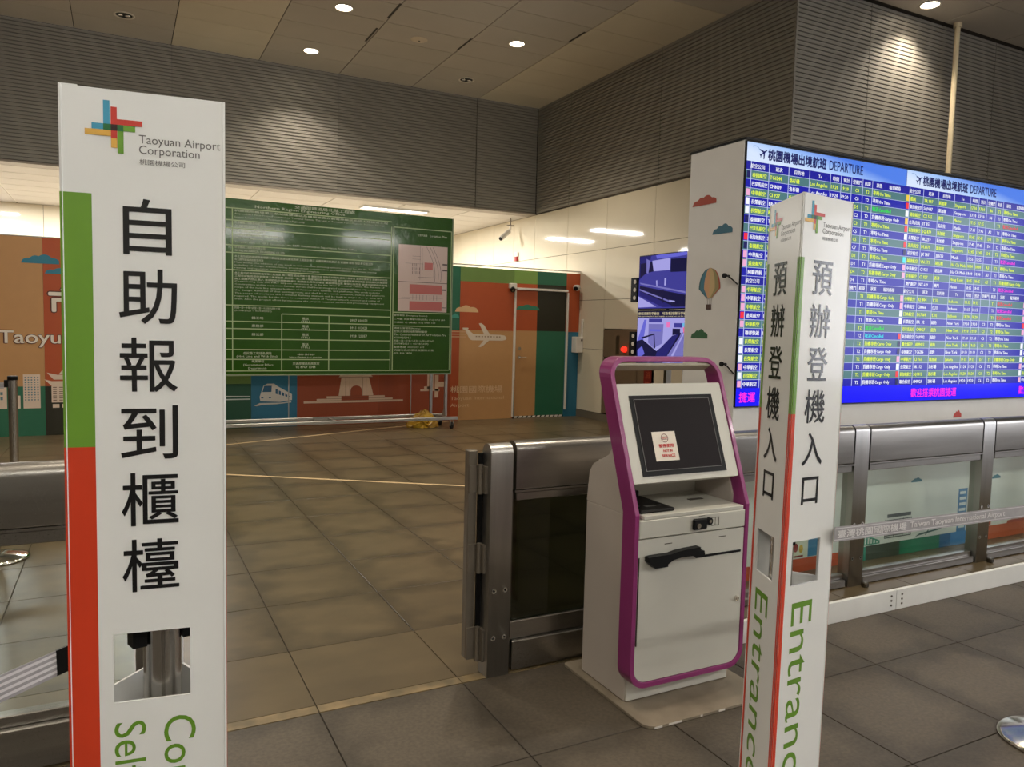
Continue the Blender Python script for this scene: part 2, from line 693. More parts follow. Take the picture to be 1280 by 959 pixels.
CB, CT = 3.52, CZ
wall_back = MB().box(-6, 6.8, 12.385, 12.6, CB + 0.005, CT).build('wall_back', CLADG_M)
tag(wall_back, kind='structure')
rb = rib_panel('cladding_panel', 2.42, CB, CT)
for k in range(-3, 2):
    x = 0.712 + 2.415 * k
    piece('cladding_panel', rb, wall_back, (x, 12.355, 0))
rb2 = rib_panel('cladding_panel', 1.20, CB, CT)
piece('cladding_panel', rb2, wall_back, (5.55, 12.355, 0))
tr = MB().box(-6, 6.75, 12.34, 12.62, CB - 0.03, CB).build('trim_1', mat('soffit_trim', (150, 140, 128), 0.5))
tag(tr, kind='structure')

wall_right_upper = MB().box(6.785, 6.95, 6.44, 12.5, CB + 0.005, CT).build('wall_right_upper', CLADG_M)
tag(wall_right_upper, kind='structure')
ya = [12.35, 11.21, 8.80, 6.41]
for a, b_ in zip(ya[:-1], ya[1:]):
    me = rib_panel('cladding_panel', a - b_, CB, CT)
    o = piece('cladding_panel', me, wall_right_upper, (6.755, a, 0))
    o.rotation_euler = (0, 0, -PI / 2)
wall_front_upper = MB().box(6.79, 13, 6.445, 6.6, 0, CT).build('wall_front_upper', CLADG_M)
tag(wall_front_upper, kind='structure')
xs = [6.755, 7.97, 10.42, 12.87]
for a, b_ in zip(xs[:-1], xs[1:]):
    me = rib_panel('cladding_panel', b_ - a, 0.05, CT)
    piece('cladding_panel', me, wall_front_upper, (a, 6.415, 0))

# ---- cream panelled wall on the right (x = 6.75)
wall_right = MB().box(6.775, 6.95, 6.42, 16.7, 0, CB).build('wall_right', WJ_M)
tag(wall_right, kind='structure')
yj = [6.42, 7.62, 8.825, 10.03, 11.20, 12.35, 13.2, 14.08, 14.95, 15.8, 16.68]
zj = [0.12, 1.13, 1.915, 2.70, 3.49]
for a, b_ in zip(yj[:-1], yj[1:]):
    for z0, z1 in zip(zj[:-1], zj[1:]):
        if 8.8 < a < 9.9 and z0 < 1.8:   # wall behind the hydrant cabinet
            if z0 < 1.0:
                continue
            z0 = 1.46
        if b_ == 8.825 and z0 < 1.0:
            pass
        me = MB().box(0, 0.025, 0.003, b_ - a - 0.003, 0.003, z1 - z0 - 0.003, c=0.0015)
        o = me.build('wall_panel', WPAN_M, wall_right)
        o.location = (6.75, a, z0)
o = MB().box(6.74, 6.78, 6.42, 16.7, 0, 0.115).build('baseboard_right', mat('grey_skirting', (110, 102, 88), 0.4))
tag(o, kind='structure')

# ---- far wall and low inner ceiling
IZ = 3.49
wall_far = MB().box(-6, 6.8, 16.72, 16.9, 0, IZ + 0.1).build('wall_far', WJ_M)
tag(wall_far, kind='structure')
for i in range(-4, 6):
    x = -0.03 + 1.2 * i
    for z0, z1 in ((0.1, 1.9), (1.9, 2.7), (2.7, IZ)):
        o = MB().box(0.003, 1.197, 0, 0.03, 0.003, z1 - z0 - 0.003, c=0.0015).build('wall_panel', WPAN_M, wall_far)
        o.location = (x, 16.69, z0)
ceil_in = MB().box(-6, 6.8, 12.62, 16.9, IZ + 0.012, IZ + 0.12).build('ceiling_low', ICG_M)
tag(ceil_in, kind='structure')
icp = MB().box(0.012, 1.188, 0.012, 0.588, 0, 0.012, c=0.002).build('ceiling_panel', ICEIL_M)
ime = icp.data
bpy.data.objects.remove(icp)
TROFF = [(x, y) for y in (13.2, 15.05) for x in (-2.35, 0.5, 4.36)]
for i in range(-2, 9):
    for j in range(7):
        x, y = -1.2 + 1.2 * i - 1.04 * 0 - 0.44, 12.63 + 0.6 * j
        if x < -5.9 or x > 5.8:
            continue
        piece('ceiling_panel', ime, ceil_in, (x, y, IZ))

# ---- enclosing walls out of view (hall continues behind the viewer)
for nm, b_ in (('wall_left', (-6.2, -6, -5, 16.9)), ('wall_rear', (-6, 13, -5.2, -5)), ('wall_end', (13, 13.2, -5, 6.6))):
    o = MB().box(*b_, 0, CZ + 0.1).build(nm, mat('dark_wall_paint', (84, 78, 70), 0.7) if nm == 'wall_left' else PLAIN_M)
    tag(o, kind='structure')

# ================================================================== LIGHTS
LDISC = emit('lamp_glow', (255, 240, 214), 9.0)
RING = mat('lamp_ring', (196, 188, 174), 0.4)
TROFE = emit('tube_glow', (255, 248, 236), 5.0)


def downlight(x, y, label, group=None):
    t = thing('downlight', label, 'ceiling light', (x, y, CZ), group=group)
    b = MB()
    b.lathe([(0.125, -0.001), (0.125, -0.007), (0.112, -0.010), (0.100, -0.004), (0.098, 0.0)], n=28)
    b.build('trim_ring', RING, t)
    g = MB()
    g.lathe([(0.0, -0.0035), (0.098, -0.0035)], n=28)
    g.build('lamp_lens', LDISC, t)
    L = bpy.data.lights.new('downlight_lamp', 'SPOT')
    L.energy = DOWN_W
    L.color = DOWN_COL
    L.spot_size = math.radians(116)
    L.spot_blend = 0.75
    L.shadow_soft_size = 0.08
    lo = bpy.data.objects.new('lamp', L)
    COL.objects.link(lo)
    lo.parent = t
    lo.location = (0, 0, -0.03)
    return t


downlight(2.54, 9.78, 'lit round downlight nearest the top edge of the photo, left of centre')
downlight(2.52, 11.535, 'lit round downlight close to the ribbed wall, above its bright scallop')
downlight(4.96, 9.745, 'lit round downlight right of the round ceiling speaker, nearest the dark corner')
downlight(8.59, 6.11, 'lit round downlight beside the thin pale pole, over the departure board')
for x, y in ((2.53, 7.6), (0.1, 8.6), (0.1, 6.0), (2.53, 5.0), (6.0, 4.6), (3.6, 2.4), (0.2, 2.6), (8.6, 3.6), (11.2, 3.8),
             (-2.4, 9.8), (-2.4, 6.4), (-2.0, 1.2), (6.2, 1.0)):  # more downlights added out of view as fill for the hall
    downlight(x, y, 'recessed downlight added outside the frame to fill the hall with light', 'fill downlights added outside the frame')

# fill tubes added behind the viewer to brighten walls and ceiling
FILL_TUBE = emit('fill_tube_glow', (255, 252, 244), HALL_E)
for k, (x, y, z_) in enumerate(((-3.0, -2.2, 3.9), (0.2, -2.6, 3.9), (3.4, -2.6, 3.9), (6.6, -2.2, 3.9))):
    t = thing('fill_tube', 'glowing fill tube added behind the viewer, outside the frame', 'fill light', (x, y, z_),
              group='fill tubes added behind the viewer')
    MB().tube((-0.8, 0, 0), (0.8, 0, 0), 0.06, n=16).build('diffuser', FILL_TUBE, t)
    for sx in (-0.6, 0.6):
        MB().tube((sx, 0, 0.06), (sx, 0, CZ - z_), 0.006, n=6).build('cord', STEELD, t)
t = thing('glare_panel', 'large bright panel added on the end wall, outside the frame', 'bright panel', (12.88, -2.9, 0.7))  # unseen bright panel added to throw glare on the Entrance totem
MB().box(0, 0.11, -2.0, 2.0, 0, 3.0, c=0.01).build('housing', STEELD, t)
MB().box(-0.012, -0.001, -1.92, 1.92, 0.06, 2.94).build('lit_face', emit('glare_panel_glow', (244, 246, 255), 3.6), t)

tro_lab = {(4.36, 13.2): 'louvred ceiling light seen just above the right half of the green board',
           (4.36, 15.05): 'louvred low-ceiling light hidden behind the top of the green board',
           (0.5, 13.2): 'louvred low-ceiling light behind the left white totem sign',
           (0.5, 15.05): 'far louvred low-ceiling light behind the left white totem sign',
           (-2.35, 15.05): 'louvred ceiling light cut by the left edge above the tan hoarding',
           (-2.35, 13.2): 'louvred low-ceiling light left of the frame above the hoarding'}
for x, y in TROFF:
    t = thing('louvred_light', tro_lab[(x, y)], 'ceiling light', (x, y, IZ))
    f = MB()
    f.box(-0.60, 0.60, -0.15, -0.135, -0.03, 0)
    f.box(-0.60, 0.60, 0.135, 0.15, -0.03, 0)
    f.box(-0.60, -0.585, -0.135, 0.135, -0.03, 0)
    f.box(0.585, 0.60, -0.135, 0.135, -0.03, 0)
    f.build('frame', WHITE_M, t)
    MB().box(-0.585, 0.585, -0.135, 0.135, -0.008, -0.002).build('diffuser', TROFE, t)
    lv = MB()
    for k in range(1, 13):
        lv.box(-0.585 + k * 0.09 - 0.003, -0.585 + k * 0.09 + 0.003, -0.135, 0.135, -0.028, -0.01)
    lv.box(-0.585, 0.585, -0.004, 0.004, -0.028, -0.01)
    o = lv.build('louvre', WHITE_M, t)
    tag(o, kind='stuff')
    L = bpy.data.lights.new('louvred_lamp', 'AREA')
    L.shape = 'RECTANGLE'
    L.size, L.size_y = 1.15, 0.26
    L.energy = TROFF_W
    L.color = TROFF_COL
    lo = bpy.data.objects.new('lamp', L)
    COL.objects.link(lo)
    lo.parent = t
    lo.location = (0, 0, -0.032)


def twin_spot(x, y, label):
    t = thing('ceiling_spot_unlit', label, 'ceiling light', (x, y, CZ))
    MB().lathe([(0.13, -0.001), (0.13, -0.008), (0.105, -0.010), (0.100, 0.0)], n=28).build('trim_ring', RING, t)
    MB().lathe([(0, -0.003), (0.1, -0.003)], n=28).build('recess', BLACK, t)
    for sx in (-0.045, 0.045):
        MB().lathe([(0, -0.02), (0.03, -0.018), (0.036, -0.010), (0.036, -0.003)], (sx, 0, 0), n=16).build('lamp_head', CHROME, t)


twin_spot(0.098, 11.487, 'unlit twin-head spotlight in the ceiling at top left')
twin_spot(4.981, 11.536, 'unlit twin-head spotlight above the dark inner corner')
t = thing('ceiling_speaker', 'pale round flat speaker disc between two rows of downlights', 'speaker', (3.73, 10.307, CZ))
MB().lathe([(0, -0.018), (0.06, -0.017), (0.10, -0.010), (0.118, -0.001)], n=28).build('cover', mat('speaker_cover', (196, 182, 158), 0.5), t)
MB().lathe([(0, -0.021), (0.012, -0.021), (0.014, -0.017)], n=12).build('centre_knob', BLACK, t)

# pale pole from the ceiling behind the board
t = thing('service_pole', 'thin cream pole rising behind the departure board to the ceiling', 'pole', (9.37, 6.27, 0))
MB().tube((0, 0, 0.02), (0, 0, CZ - 0.06), 0.032, n=16).build('shaft', mat('cream_paint', (206, 190, 158), 0.4), t)
MB().tube((0, 0, CZ - 0.06), (0, 0, CZ - 0.005), 0.05, n=16).build('ceiling_flange', mat('cream_paint', (206, 190, 158), 0.4), t)
MB().tube((0, 0, 0), (0, 0, 0.02), 0.07, n=16).build('base_flange', STEELD, t)

# ================================================================== PAINTED HOARDING (y = 10.75)
HY = 10.75
hoard = thing('painted_hoarding', 'low colourful hoarding of painted panels with landmarks, closing off the back', 'partition', (0, HY, 0))
TAN, ORG, TEAL, DARK = (196, 148, 96), (182, 82, 38), (40, 108, 80), (36, 34, 16)
LGR, LGR2, BLUE, DKG, ORB = (112, 142, 72), (132, 168, 82), (44, 118, 148), (28, 84, 56), (156, 70, 32)


def HF(off):
    return lambda x, z: (x, -off, z)


def hpanel(x0, x1, z0, z1, c):
    MB().box(x0 + 0.0008, x1 - 0.0008, 0, 0.045, z0 + 0.0008, z1 - 0.0008, c=0.0006).build('panel', ink(c), hoard)


for p in ((-3.6, -2.2, 0.6, 2.38, TAN), (-2.2, -0.81, 0.6, 2.38, TAN), (-3.6, -2.2, 0, 0.6, TEAL), (-2.2, -0.81, 0, 0.6, TEAL),
          (-5.9, -3.6, 0, 2.38, ORG),
          (-0.81, 0.3, 0.6, 2.38, ORG), (-0.81, 0.3, 0, 0.6, DARK), (0.3, 1.57, 0.6, 2.37, LGR), (0.3, 1.57, 0, 0.6, DKG),
          (1.57, 2.18, 0, 2.37, BLUE), (2.18, 3.35, 0, 2.36, ORB), (3.35, 4.47, 0, 2.36, ORB), (4.47, 4.61, 1.385, 2.35, TEAL),
          (4.47, 4.61, 0, 1.385, ORG), (4.61, 5.53, 2.13, 2.35, LGR), (4.61, 5.53, 1.39, 2.13, ORG), (4.61, 5.53, 0, 1.39, TAN),
          (5.53, 5.945, 2.14, 2.35, LGR2), (5.945, 6.49, 2.14, 2.35, TEAL), (5.53, 5.945, 2.035, 2.14, ORG), (5.945, 6.49, 2.035, 2.14, DARK),
          (6.49, 6.745, 1.395, 2.35, ORG), (6.49, 6.745, 0, 1.395, BLUE), (5.53, 5.565, 0, 2.035, ORG)):
    hpanel(*p)
MB().box(-5.9, 6.745, 0.05, 0.11, 0, 2.33).build('backing_board', PLAIN_M, hoard)
MB().box(-5.9, 6.745, -0.002, 0.11, 2.38, 2.392).build('top_rail', ALU, hoard)
# door
d = MB()
zs = [0.035, 1.4, 2.03]
for x0, x1, cs in ((5.568, 5.955, (0, 1)), (5.955, 6.487, (2, 3))):
    for k in range(2):
        d.box(x0, x1, 0.004, 0.04, zs[k], zs[k + 1], mi=cs[k])
door = d.build('door', [ink(TAN), ink(ORG), ink(TEAL), ink(DARK)], hoard)
tag(door, 'painted door leaf of four colour fields with lever handle')
h = MB()
h.tube((5.645, 0.004, 0.975), (5.645, -0.012, 0.975), 0.027, n=16)
h.tube((5.645, -0.035, 0.975), (5.645, 0, 0.975), 0.010, n=10)
h.tube((5.64, -0.04, 0.975), (5.76, -0.04, 0.972), 0.010, n=10)
h.build('lever_handle', CHROME, door)
MB().tube((5.645, 0.004, 1.115), (5.645, -0.012, 1.115), 0.026, n=16).build('lock_cylinder', CHROME, door)
z = MB()
for k in range(11):
    x = 5.57 + k * 0.083
    z.prism([(x, 0.004), (x + 0.055, 0.004), (x + 0.075, 0.032), (x + 0.02, 0.032)], lambda a, b: (a, -0.004, b), lambda a, b: (a, 0.0, b))
z.build('hazard_strip', PRWHITE, hoard)
MB().box(5.566, 6.488, 0.0, 0.03, 0.002, 0.034).build('door_sill', BLACK, hoard)
MB().box(5.527, 5.557, -0.04, -0.001, 0.02, 2.03, c=0.004).build('cable_duct', PRWHITE, hoard)
MB().box(6.492, 6.52, -0.04, -0.001, 0.12, 2.03, c=0.004).build('cable_duct', PRWHITE, hoard)
MB().box(5.56, 6.50, -0.045, -0.001, 2.04, 2.075, c=0.004).build('cable_duct', PRWHITE, hoard)
MB().tube((5.5455, -0.03, 0.0), (5.5455, -0.03, 0.62), 0.012, n=8).build('cable', BLACK, hoard)
# artwork on the panels
WHT = (222, 205, 184)
art = MB()
F = HF(0.0015)
# right: airliner
poly(art, [(4.72, 1.42), (4.70, 1.39), (4.78, 1.25), (4.82, 1.235), (5.34, 1.235), (5.40, 1.25), (5.415, 1.28), (5.38, 1.315), (5.30, 1.325), (4.84, 1.33), (4.79, 1.37)], F)
poly(art, [(4.66, 1.425), (4.66, 1.40), (4.71, 1.39), (4.76, 1.41), (4.75, 1.425)], HF(0.0022))
poly(art, [(4.93, 1.495), (4.97, 1.50), (5.02, 1.47), (5.13, 1.32), (5.03, 1.32)], HF(0.0022))
poly(art, [(4.93, 1.135), (4.97, 1.13), (5.02, 1.16), (5.13, 1.25), (5.03, 1.25)], HF(0.0022))
art.build('airliner_print', ink(WHT), hoard)
wd = MB()
for k in range(9):
    rect(wd, 4.88 + k * 0.05, 1.285, 4.905 + k * 0.05, 1.302, HF(0.003))
wd.build('airliner_windows_print', ink((150, 120, 90)), hoard)
for nm, c, cl in (('cloud_print', (222, 180, 132), (4.53, 4.92, 1.665, 0.12)), ('cloud_print', (48, 128, 100), (5.575, 6.0, 1.73, 0.10)),
                  ('cloud_print', (70, 160, 140), (4.475, 4.6, 1.57, 0.08))):
    a = MB()
    poly(a, cloud(*cl), HF(0.0015) if cl[0] < 5.5 else HF(-0.002))
    a.build(nm, ink(c), hoard)
a = MB()
for k, zz in enumerate((1.355, 1.315, 1.275)):
    rect(a, 4.475, zz, 4.72, zz + 0.018, HF(0.0012))
a.build('trail_print', ink((206, 160, 120)), hoard)
tx = MB()
put(tx, '桃園國際機場', 4.48, 0.42, 5.36, 0.53, HF(0.002), bold=0.01)
put(tx, 'Taoyuan International', 4.48, 0.30, 5.39, 0.365, HF(0.002))
put(tx, 'Airport', 4.48, 0.19, 4.79, 0.26, HF(0.002))
tx.build('lettering', ink((226, 190, 150)), hoard)
# left: city name, clouds, buildings
tx = MB()
put(tx, '市', -0.76, 1.46, -0.42, 1.79, HF(0.004), bold=0.03)
put(tx, 'Taoyuan City', -1.27, 1.07, 0.12, 1.27, HF(0.004), bold=0.012)
tx.build('lettering', ink((236, 226, 212)), hoard)
tx = MB()
put(tx, '市', -0.775, 1.445, -0.405, 1.805, HF(0.003), bold=0.06)
put(tx, 'Taoyuan City', -1.285, 1.06, 0.135, 1.28, HF(0.003), bold=0.04)
tx.build('lettering_outline', ink((86, 40, 22)), hoard)
for c, cl, kd in (((44, 126, 150), (-1.03, -0.64, 2.07, 0.11), 1), ((44, 126, 150), (-0.79, -0.45, 1.955, 0.085), 0)):
    a = MB()
    poly(a, cloud(*cl, kd), HF(0.002))
    a.build('cloud_print', ink(c), hoard)
a = MB()
rect(a, -1.035, 0.335, -0.86, 0.745, HF(0.0015))
rect(a, -1.30, 0.335, -1.20, 0.60, HF(0.0015))
poly(a, [(-1.42, 0.335), (-1.20, 0.335), (-1.20, 0.58), (-1.25, 0.60), (-1.42, 0.60)], HF(0.0018))
rect(a, -1.11, 0.335, -1.065, 0.49, HF(0.0015))
# pagoda
poly(a, [(-0.82, 0.685), (-0.74, 0.60), (-0.2, 0.60), (-0.10, 0.685), (-0.20, 0.66), (-0.74, 0.66)], F)
poly(a, [(-0.79, 0.765), (-0.72, 0.68), (-0.2, 0.68), (-0.13, 0.765), (-0.25, 0.735), (-0.67, 0.735)], F)
poly(a, [(-0.67, 0.74), (-0.62, 0.805), (-0.45, 0.83), (-0.30, 0.805), (-0.25, 0.74)], F)
rect(a, -0.745, 0.40, -0.15, 0.60, F)
for k in range(6):
    rect(a, -0.735 + k * 0.1, 0.335, -0.665 + k * 0.1, 0.38, F)
a.build('city_buildings_print', ink((226, 205, 186)), hoard)
a = MB()
for i in range(5):
    for j in range(10):
        rect(a, -1.02 + i * 0.032, 0.70 - j * 0.03, -1.005 + i * 0.032, 0.715 - j * 0.03, HF(0.0022))
for i in range(3):
    for j in range(2):
        rect(a, -1.385 + i * 0.06, 0.50 - j * 0.06, -1.36 + i * 0.06, 0.535 - j * 0.06, HF(0.0024))
a.build('window_print', ink((96, 128, 140)), hoard)
a = MB()
for i in range(9):
    for j in range(7):
        rect(a, -0.73 + i * 0.065, 0.58 - j * 0.026, -0.69 + i * 0.065, 0.588 - j * 0.026, HF(0.0024))
a.build('pagoda_balconies_print', ink((90, 50, 30)), hoard)
# train on the blue panel
a = MB()
poly(a, [(1.69, 0.36), (1.68, 0.42), (1.73, 0.57), (1.78, 0.60), (1.87, 0.60), (1.92, 0.56), (2.11, 0.45), (2.11, 0.37), (1.95, 0.345)], F)
rect(a, 1.62, 0.305, 1.68, 0.312, F)
poly(a, [(1.61, 0.30), (1.68, 0.335), (1.96, 0.335), (2.10, 0.35), (2.10, 0.335), (1.90, 0.315), (1.72, 0.31), (1.64, 0.293)], F)
a.build('train_print', ink((220, 214, 204)), hoard)
a = MB()
poly(a, [(1.715, 0.485), (1.74, 0.57), (1.84, 0.57), (1.835, 0.485)], HF(0.0022))
for k in range(5):
    x = 1.89 + k * 0.043
    poly(a, [(x, 0.53 - k * 0.024), (x + 0.028, 0.515 - k * 0.024), (x + 0.028, 0.45 - k * 0.012), (x, 0.46 - k * 0.012)], HF(0.0022))
rect(a, 1.70, 0.40, 1.73, 0.415, HF(0.0022))
rect(a, 1.80, 0.40, 1.83, 0.415, HF(0.0022))
a.build('train_windows_print', ink((40, 96, 128)), hoard)
# memorial arch
a = MB()
rect(a, 2.27, 0.315, 3.72, 0.345, F)
rect(a, 2.45, 0.345, 2.80, 0.375, F)
rect(a, 3.20, 0.345, 3.56, 0.375, F)
rect(a, 2.59, 0.375, 2.80, 0.41, F)
rect(a, 3.20, 0.375, 3.44, 0.41, F)
poly(a, [(2.76, 0.41), (2.80, 0.68), (2.93, 0.68), (2.93, 0.41)], F)
poly(a, [(3.10, 0.41), (3.10, 0.68), (3.20, 0.68), (3.27, 0.41)], F)
rect(a, 2.93, 0.56, 3.10, 0.68, F)
poly(a, [(2.76, 0.68), (2.79, 0.72), (2.78, 0.75), (3.23, 0.75), (3.22, 0.72), (3.26, 0.68)], F)
rect(a, 2.84, 0.75, 3.18, 0.775, F)
for sgn, cx in ((1, 2.93), (-1, 3.10)):
    poly(a, [(cx, 0.56), (cx, 0.48), (cx + sgn * 0.012, 0.525), (cx + sgn * 0.04, 0.55), (cx + sgn * 0.085, 0.56)], F)
# tower and terraces
rect(a, 3.99, 0.46, 4.30, 0.49, F)
rect(a, 4.05, 0.49, 4.14, 0.53, F)
rect(a, 4.10, 0.49, 4.20, 0.78, F)
rect(a, 4.22, 0.36, 4.28, 0.70, F)
rect(a, 4.28, 0.52, 4.42, 0.60, F)
a.build('landmarks_print', ink((222, 190, 162)), hoard)
a = MB()
for zz in (0.345, 0.375, 0.41, 0.68, 0.72, 0.75):
    w_ = {0.345: (2.45, 3.56), 0.375: (2.59, 3.44), 0.41: (2.76, 3.27), 0.68: (2.76, 3.26), 0.72: (2.79, 3.22), 0.75: (2.80, 3.22)}[zz]
    rect(a, w_[0], zz - 0.002, w_[1], zz + 0.002, HF(0.002))
for x in (2.86, 2.92, 3.11, 3.16):
    rect(a, x - 0.002, 0.41, x + 0.002, 0.68, HF(0.002))
a.build('landmark_lines_print', ink((120, 60, 36)), hoard)
a = MB()
rect(a, 0.9, 0.385, 1.56, 0.40, F)
poly(a, [(0.8, 0.42), (1.56, 0.425), (1.56, 0.435), (0.8, 0.45)], F)
a.build('wave_print', ink((216, 226, 216)), hoard)

# things fixed to the hoarding
t = thing('bullet_camera', 'small white camera at the upper left corner of the painted door', 'camera', (5.47, 10.698, 2.085))
MB().box(-0.05, 0.07, -0.03, 0.045, -0.035, 0.05, c=0.01).build('housing', PRWHITE, t)
MB().tube((-0.01, -0.045, -0.06), (0.0, 0.0, -0.03), 0.04, n=14).build('lens_head', BLACK, t)
MB().tube((-0.01, -0.05, -0.064), (-0.01, -0.044, -0.059), 0.025, n=14).build('lens', CHROME, t)
t = thing('dome_camera', 'round camera with black lens right of the painted door', 'camera', (6.64, 10.675, 2.12))
MB().lathe([(0, 0.045), (0.04, 0.04), (0.062, 0.015), (0.062, -0.02), (0.045, -0.045), (0, -0.055)], n=18).build('housing', mat('camera_shell', (190, 186, 178), 0.35), t)
MB().tube((-0.035, -0.03, -0.015), (-0.055, -0.05, -0.022), 0.034, n=14).build('lens', BLACK, t)
MB().box(-0.02, 0.06, 0.03, 0.074, -0.03, 0.03).build('bracket', PRWHITE, t)
t = thing('control_box', 'white control box with an aerial at the right end of the hoarding', 'control box', (6.70, 10.66, 1.19))
MB().box(-0.09, 0.045, -0.06, 0.085, -0.13, 0.13, c=0.006).build('housing', PRWHITE, t)
MB().box(0.015, 0.045, -0.045, -0.02, 0.13, 0.42).build('aerial', PRWHITE, t)
MB().box(0.0, 0.03, -0.068, -0.06, 0.06, 0.09).build('lock', STEELD, t)
t = thing('hanging_camera', 'white camera hanging on a thin rod from the low ceiling by the dark corner', 'camera', (6.55, 12.95, 3.49))
MB().tube((0, 0, -0.001), (0, 0, -0.13), 0.010, n=8).build('rod', mat('grey_paint', (130, 122, 112), 0.5), t)
MB().box(-0.07, 0.07, -0.02, 0.02, -0.145, -0.13).build('bracket', mat('grey_paint', (130, 122, 112), 0.5), t)
MB().tube((0.0, 0, -0.14), (-0.02, 0, -0.26), 0.022, n=10).build('arm', PRWHITE, t)
MB().tube((-0.03, 0, -0.25), (-0.22, -0.05, -0.40), 0.045, n=14).build('housing', mat('camera_shell', (190, 186, 178), 0.35), t)
MB().tube((-0.22, -0.05, -0.40), (-0.235, -0.054, -0.412), 0.035, n=14).build('lens', BLACK, t)
t = thing('fire_alarm', 'small white and red alarm fixed high on the cream panels', 'alarm', (6.745, 13.02, 2.79))
MB().box(-0.03, 0.0, -0.05, 0.05, 0.0, 0.085, c=0.006).build('body', PRWHITE, t)
MB().box(-0.04, 0.0, -0.045, 0.045, -0.085, -0.001, c=0.006).build('lens', ink((150, 30, 30)), t)
t = thing('wall_display', 'small blue-lit display high on the far wall at the left edge', 'screen', (-2.47, 16.66, 2.76))
MB().box(-0.55, 0.55, -0.04, 0.02, 0.12, 0.62, c=0.006).build('housing', BLACK, t)
MB().box(-0.52, 0.52, -0.043, -0.041, 0.15, 0.59).build('screen', emit('far_display', (190, 200, 245), 0.9), t)

# ================================================================== GREEN NOTICE BOARD (y = 9.95)
BY = 9.95
nb = thing('notice_board', 'big glossy dark green notice board on a wheeled steel frame before the hoarding', 'notice board', (0, BY, 0))
BL, BR, BB, BT = 0.60, 4.13, 0.785, 2.93
MB().box(BL, BR, 0.0, 0.03, BB, BT, c=0.002).build('board_panel', GREENB, nb)
e = MB()
e.box(BL - 0.012, BR + 0.014, -0.006, 0.036, BB - 0.02, BB - 0.001)
e.box(BR + 0.001, BR + 0.016, -0.006, 0.036, BB, BT)
e.build('edge_frame', mat('board_edge', (136, 150, 118), 0.4, 0.3), nb)


def BF(off):
    return lambda x, z: (x, -off, z)


G = BF(0.0012)
gl = MB()
t_ = 0.006


def hl(x0, x1, z):
    rect(gl, x0, z - t_, x1, z + t_, G)


def vl(x, z0, z1):
    rect(gl, x - t_, z0, x + t_, z1, G)


xl, xm, xm2, xr = 1.235, 3.252, 3.283, 4.118
for z_ in (2.814, 2.669, 2.573, 2.368, 2.278, 2.068, 1.638, 1.545, 1.440, 1.350, 1.224, 1.092, 0.970):
    hl(0.98 if z_ != 1.545 else 1.824, xm, z_)
hl(0.62, xr, 0.825)
vl(xl, 0.825, 2.814)
vl(0.98, 0.825, 2.814)
vl(1.824, 0.825, 1.545)
vl(2.421, 0.825, 1.545)
vl(xm, 0.825, 2.75)
vl(xm2, 0.825, 2.75)
vl(xr, 0.825, 2.75)
hl(xm2, xr, 1.613)
hl(xm2, xr, 1.430)
hl(xm2, xr, 2.75)
gl.build('ruled_lines', GLINE, nb)
gt = MB()
H2 = BF(0.0018)


def L(s, x, z, h, x1=None, bold=0.01, fit='h'):
    if x1:
        put(gt, s, x, z, x1, z + h, H2, bold=bold, res=1)
    else:
        put(gt, s, x, z, x, z + h, H2, bold=bold, res=1, fit='h')


L('交通部鐵道局北部工程處', 1.98, 2.872, 0.042, 2.75)
L('Northern Region Engineering Office', 1.50, 2.826, 0.045, 2.62)
L('桃園國際機場第三航站區捷運站及機場旅客自動電車輸送系統土建機電工程', 1.26, 2.775, 0.026, 3.2)
L('Airport MRT New Project Commercial Terminal Station, The Link of Terminal 3 and Magnetic Building, Express', 1.26, 2.735, 0.026, 3.15, bold=0)
L('Services Systems Mechanical Equipment Design & Engineering', 1.26, 2.695, 0.026, 2.1, bold=0)
L('世合機械工程股份有限公司', 1.26, 2.632, 0.028, 1.62)
L('CHUNG MECHANICAL ENGINEERING CO. LTD', 1.26, 2.59, 0.026, 1.86)
L('中興工程顧問股份有限公司', 1.26, 2.527, 0.028, 1.62)
L('桃園機場捷運延伸線機電工程監造專案辦公室', 1.26, 2.485, 0.028, 1.84)
L('SINOTECH Engineering Consultants, LTD', 1.26, 2.442, 0.028, 1.86)
L('Taoyuan Airport MRT Extension Line E&M Construction Supervision Project Office', 1.26, 2.392, 0.03, 2.78)
L('世合機械工程股份有限公司', 1.26, 2.333, 0.028, 1.62)
L('CHUNG MECHANICAL ENGINEERING CO. LTD', 1.26, 2.293, 0.026, 1.86)
L('本工程包括桃園國際機場第三航站區捷運站機電系統工程設計施工 設備供應安裝測試 及 試運轉 驗收 保固 移交等工作', 1.26, 2.222, 0.03, 3.0)
L('含土建界面協調及配合作業', 1.26, 2.186, 0.026, 1.6)
L('Main works: the addition of one track in and common servicing systems project for the the Terminal', 1.26, 2.148, 0.024, 3.1, bold=0)
L('including all design, manufacturing, procurement, construction and installation equipment testing', 1.26, 2.115, 0.024, 3.05, bold=0)
L('running, trial operation, training, and handover to complete.', 1.26, 2.082, 0.024, 2.3, bold=0)
rows = ['本工程位於桃園國際機場第三航站區 施工期間 造成旅客不便 敬請見諒 如有任何問題 請洽工程單位 並請注意安全 謝謝您的合作',
        '工程完成後將提供更便捷之捷運服務 連接第一第二第三航廈 縮短旅客轉乘時間 提升機場整體運輸效能 創造優質旅運環境',
        '施工圍籬內禁止進入 並請依指示牌動線通行 夜間施工將降低噪音 維護環境品質 確保公共安全 並遵守相關規定辦理']
for k, r in enumerate(rows):
    L(r, 1.26, 2.022 - k * 0.036, 0.026, 3.2)
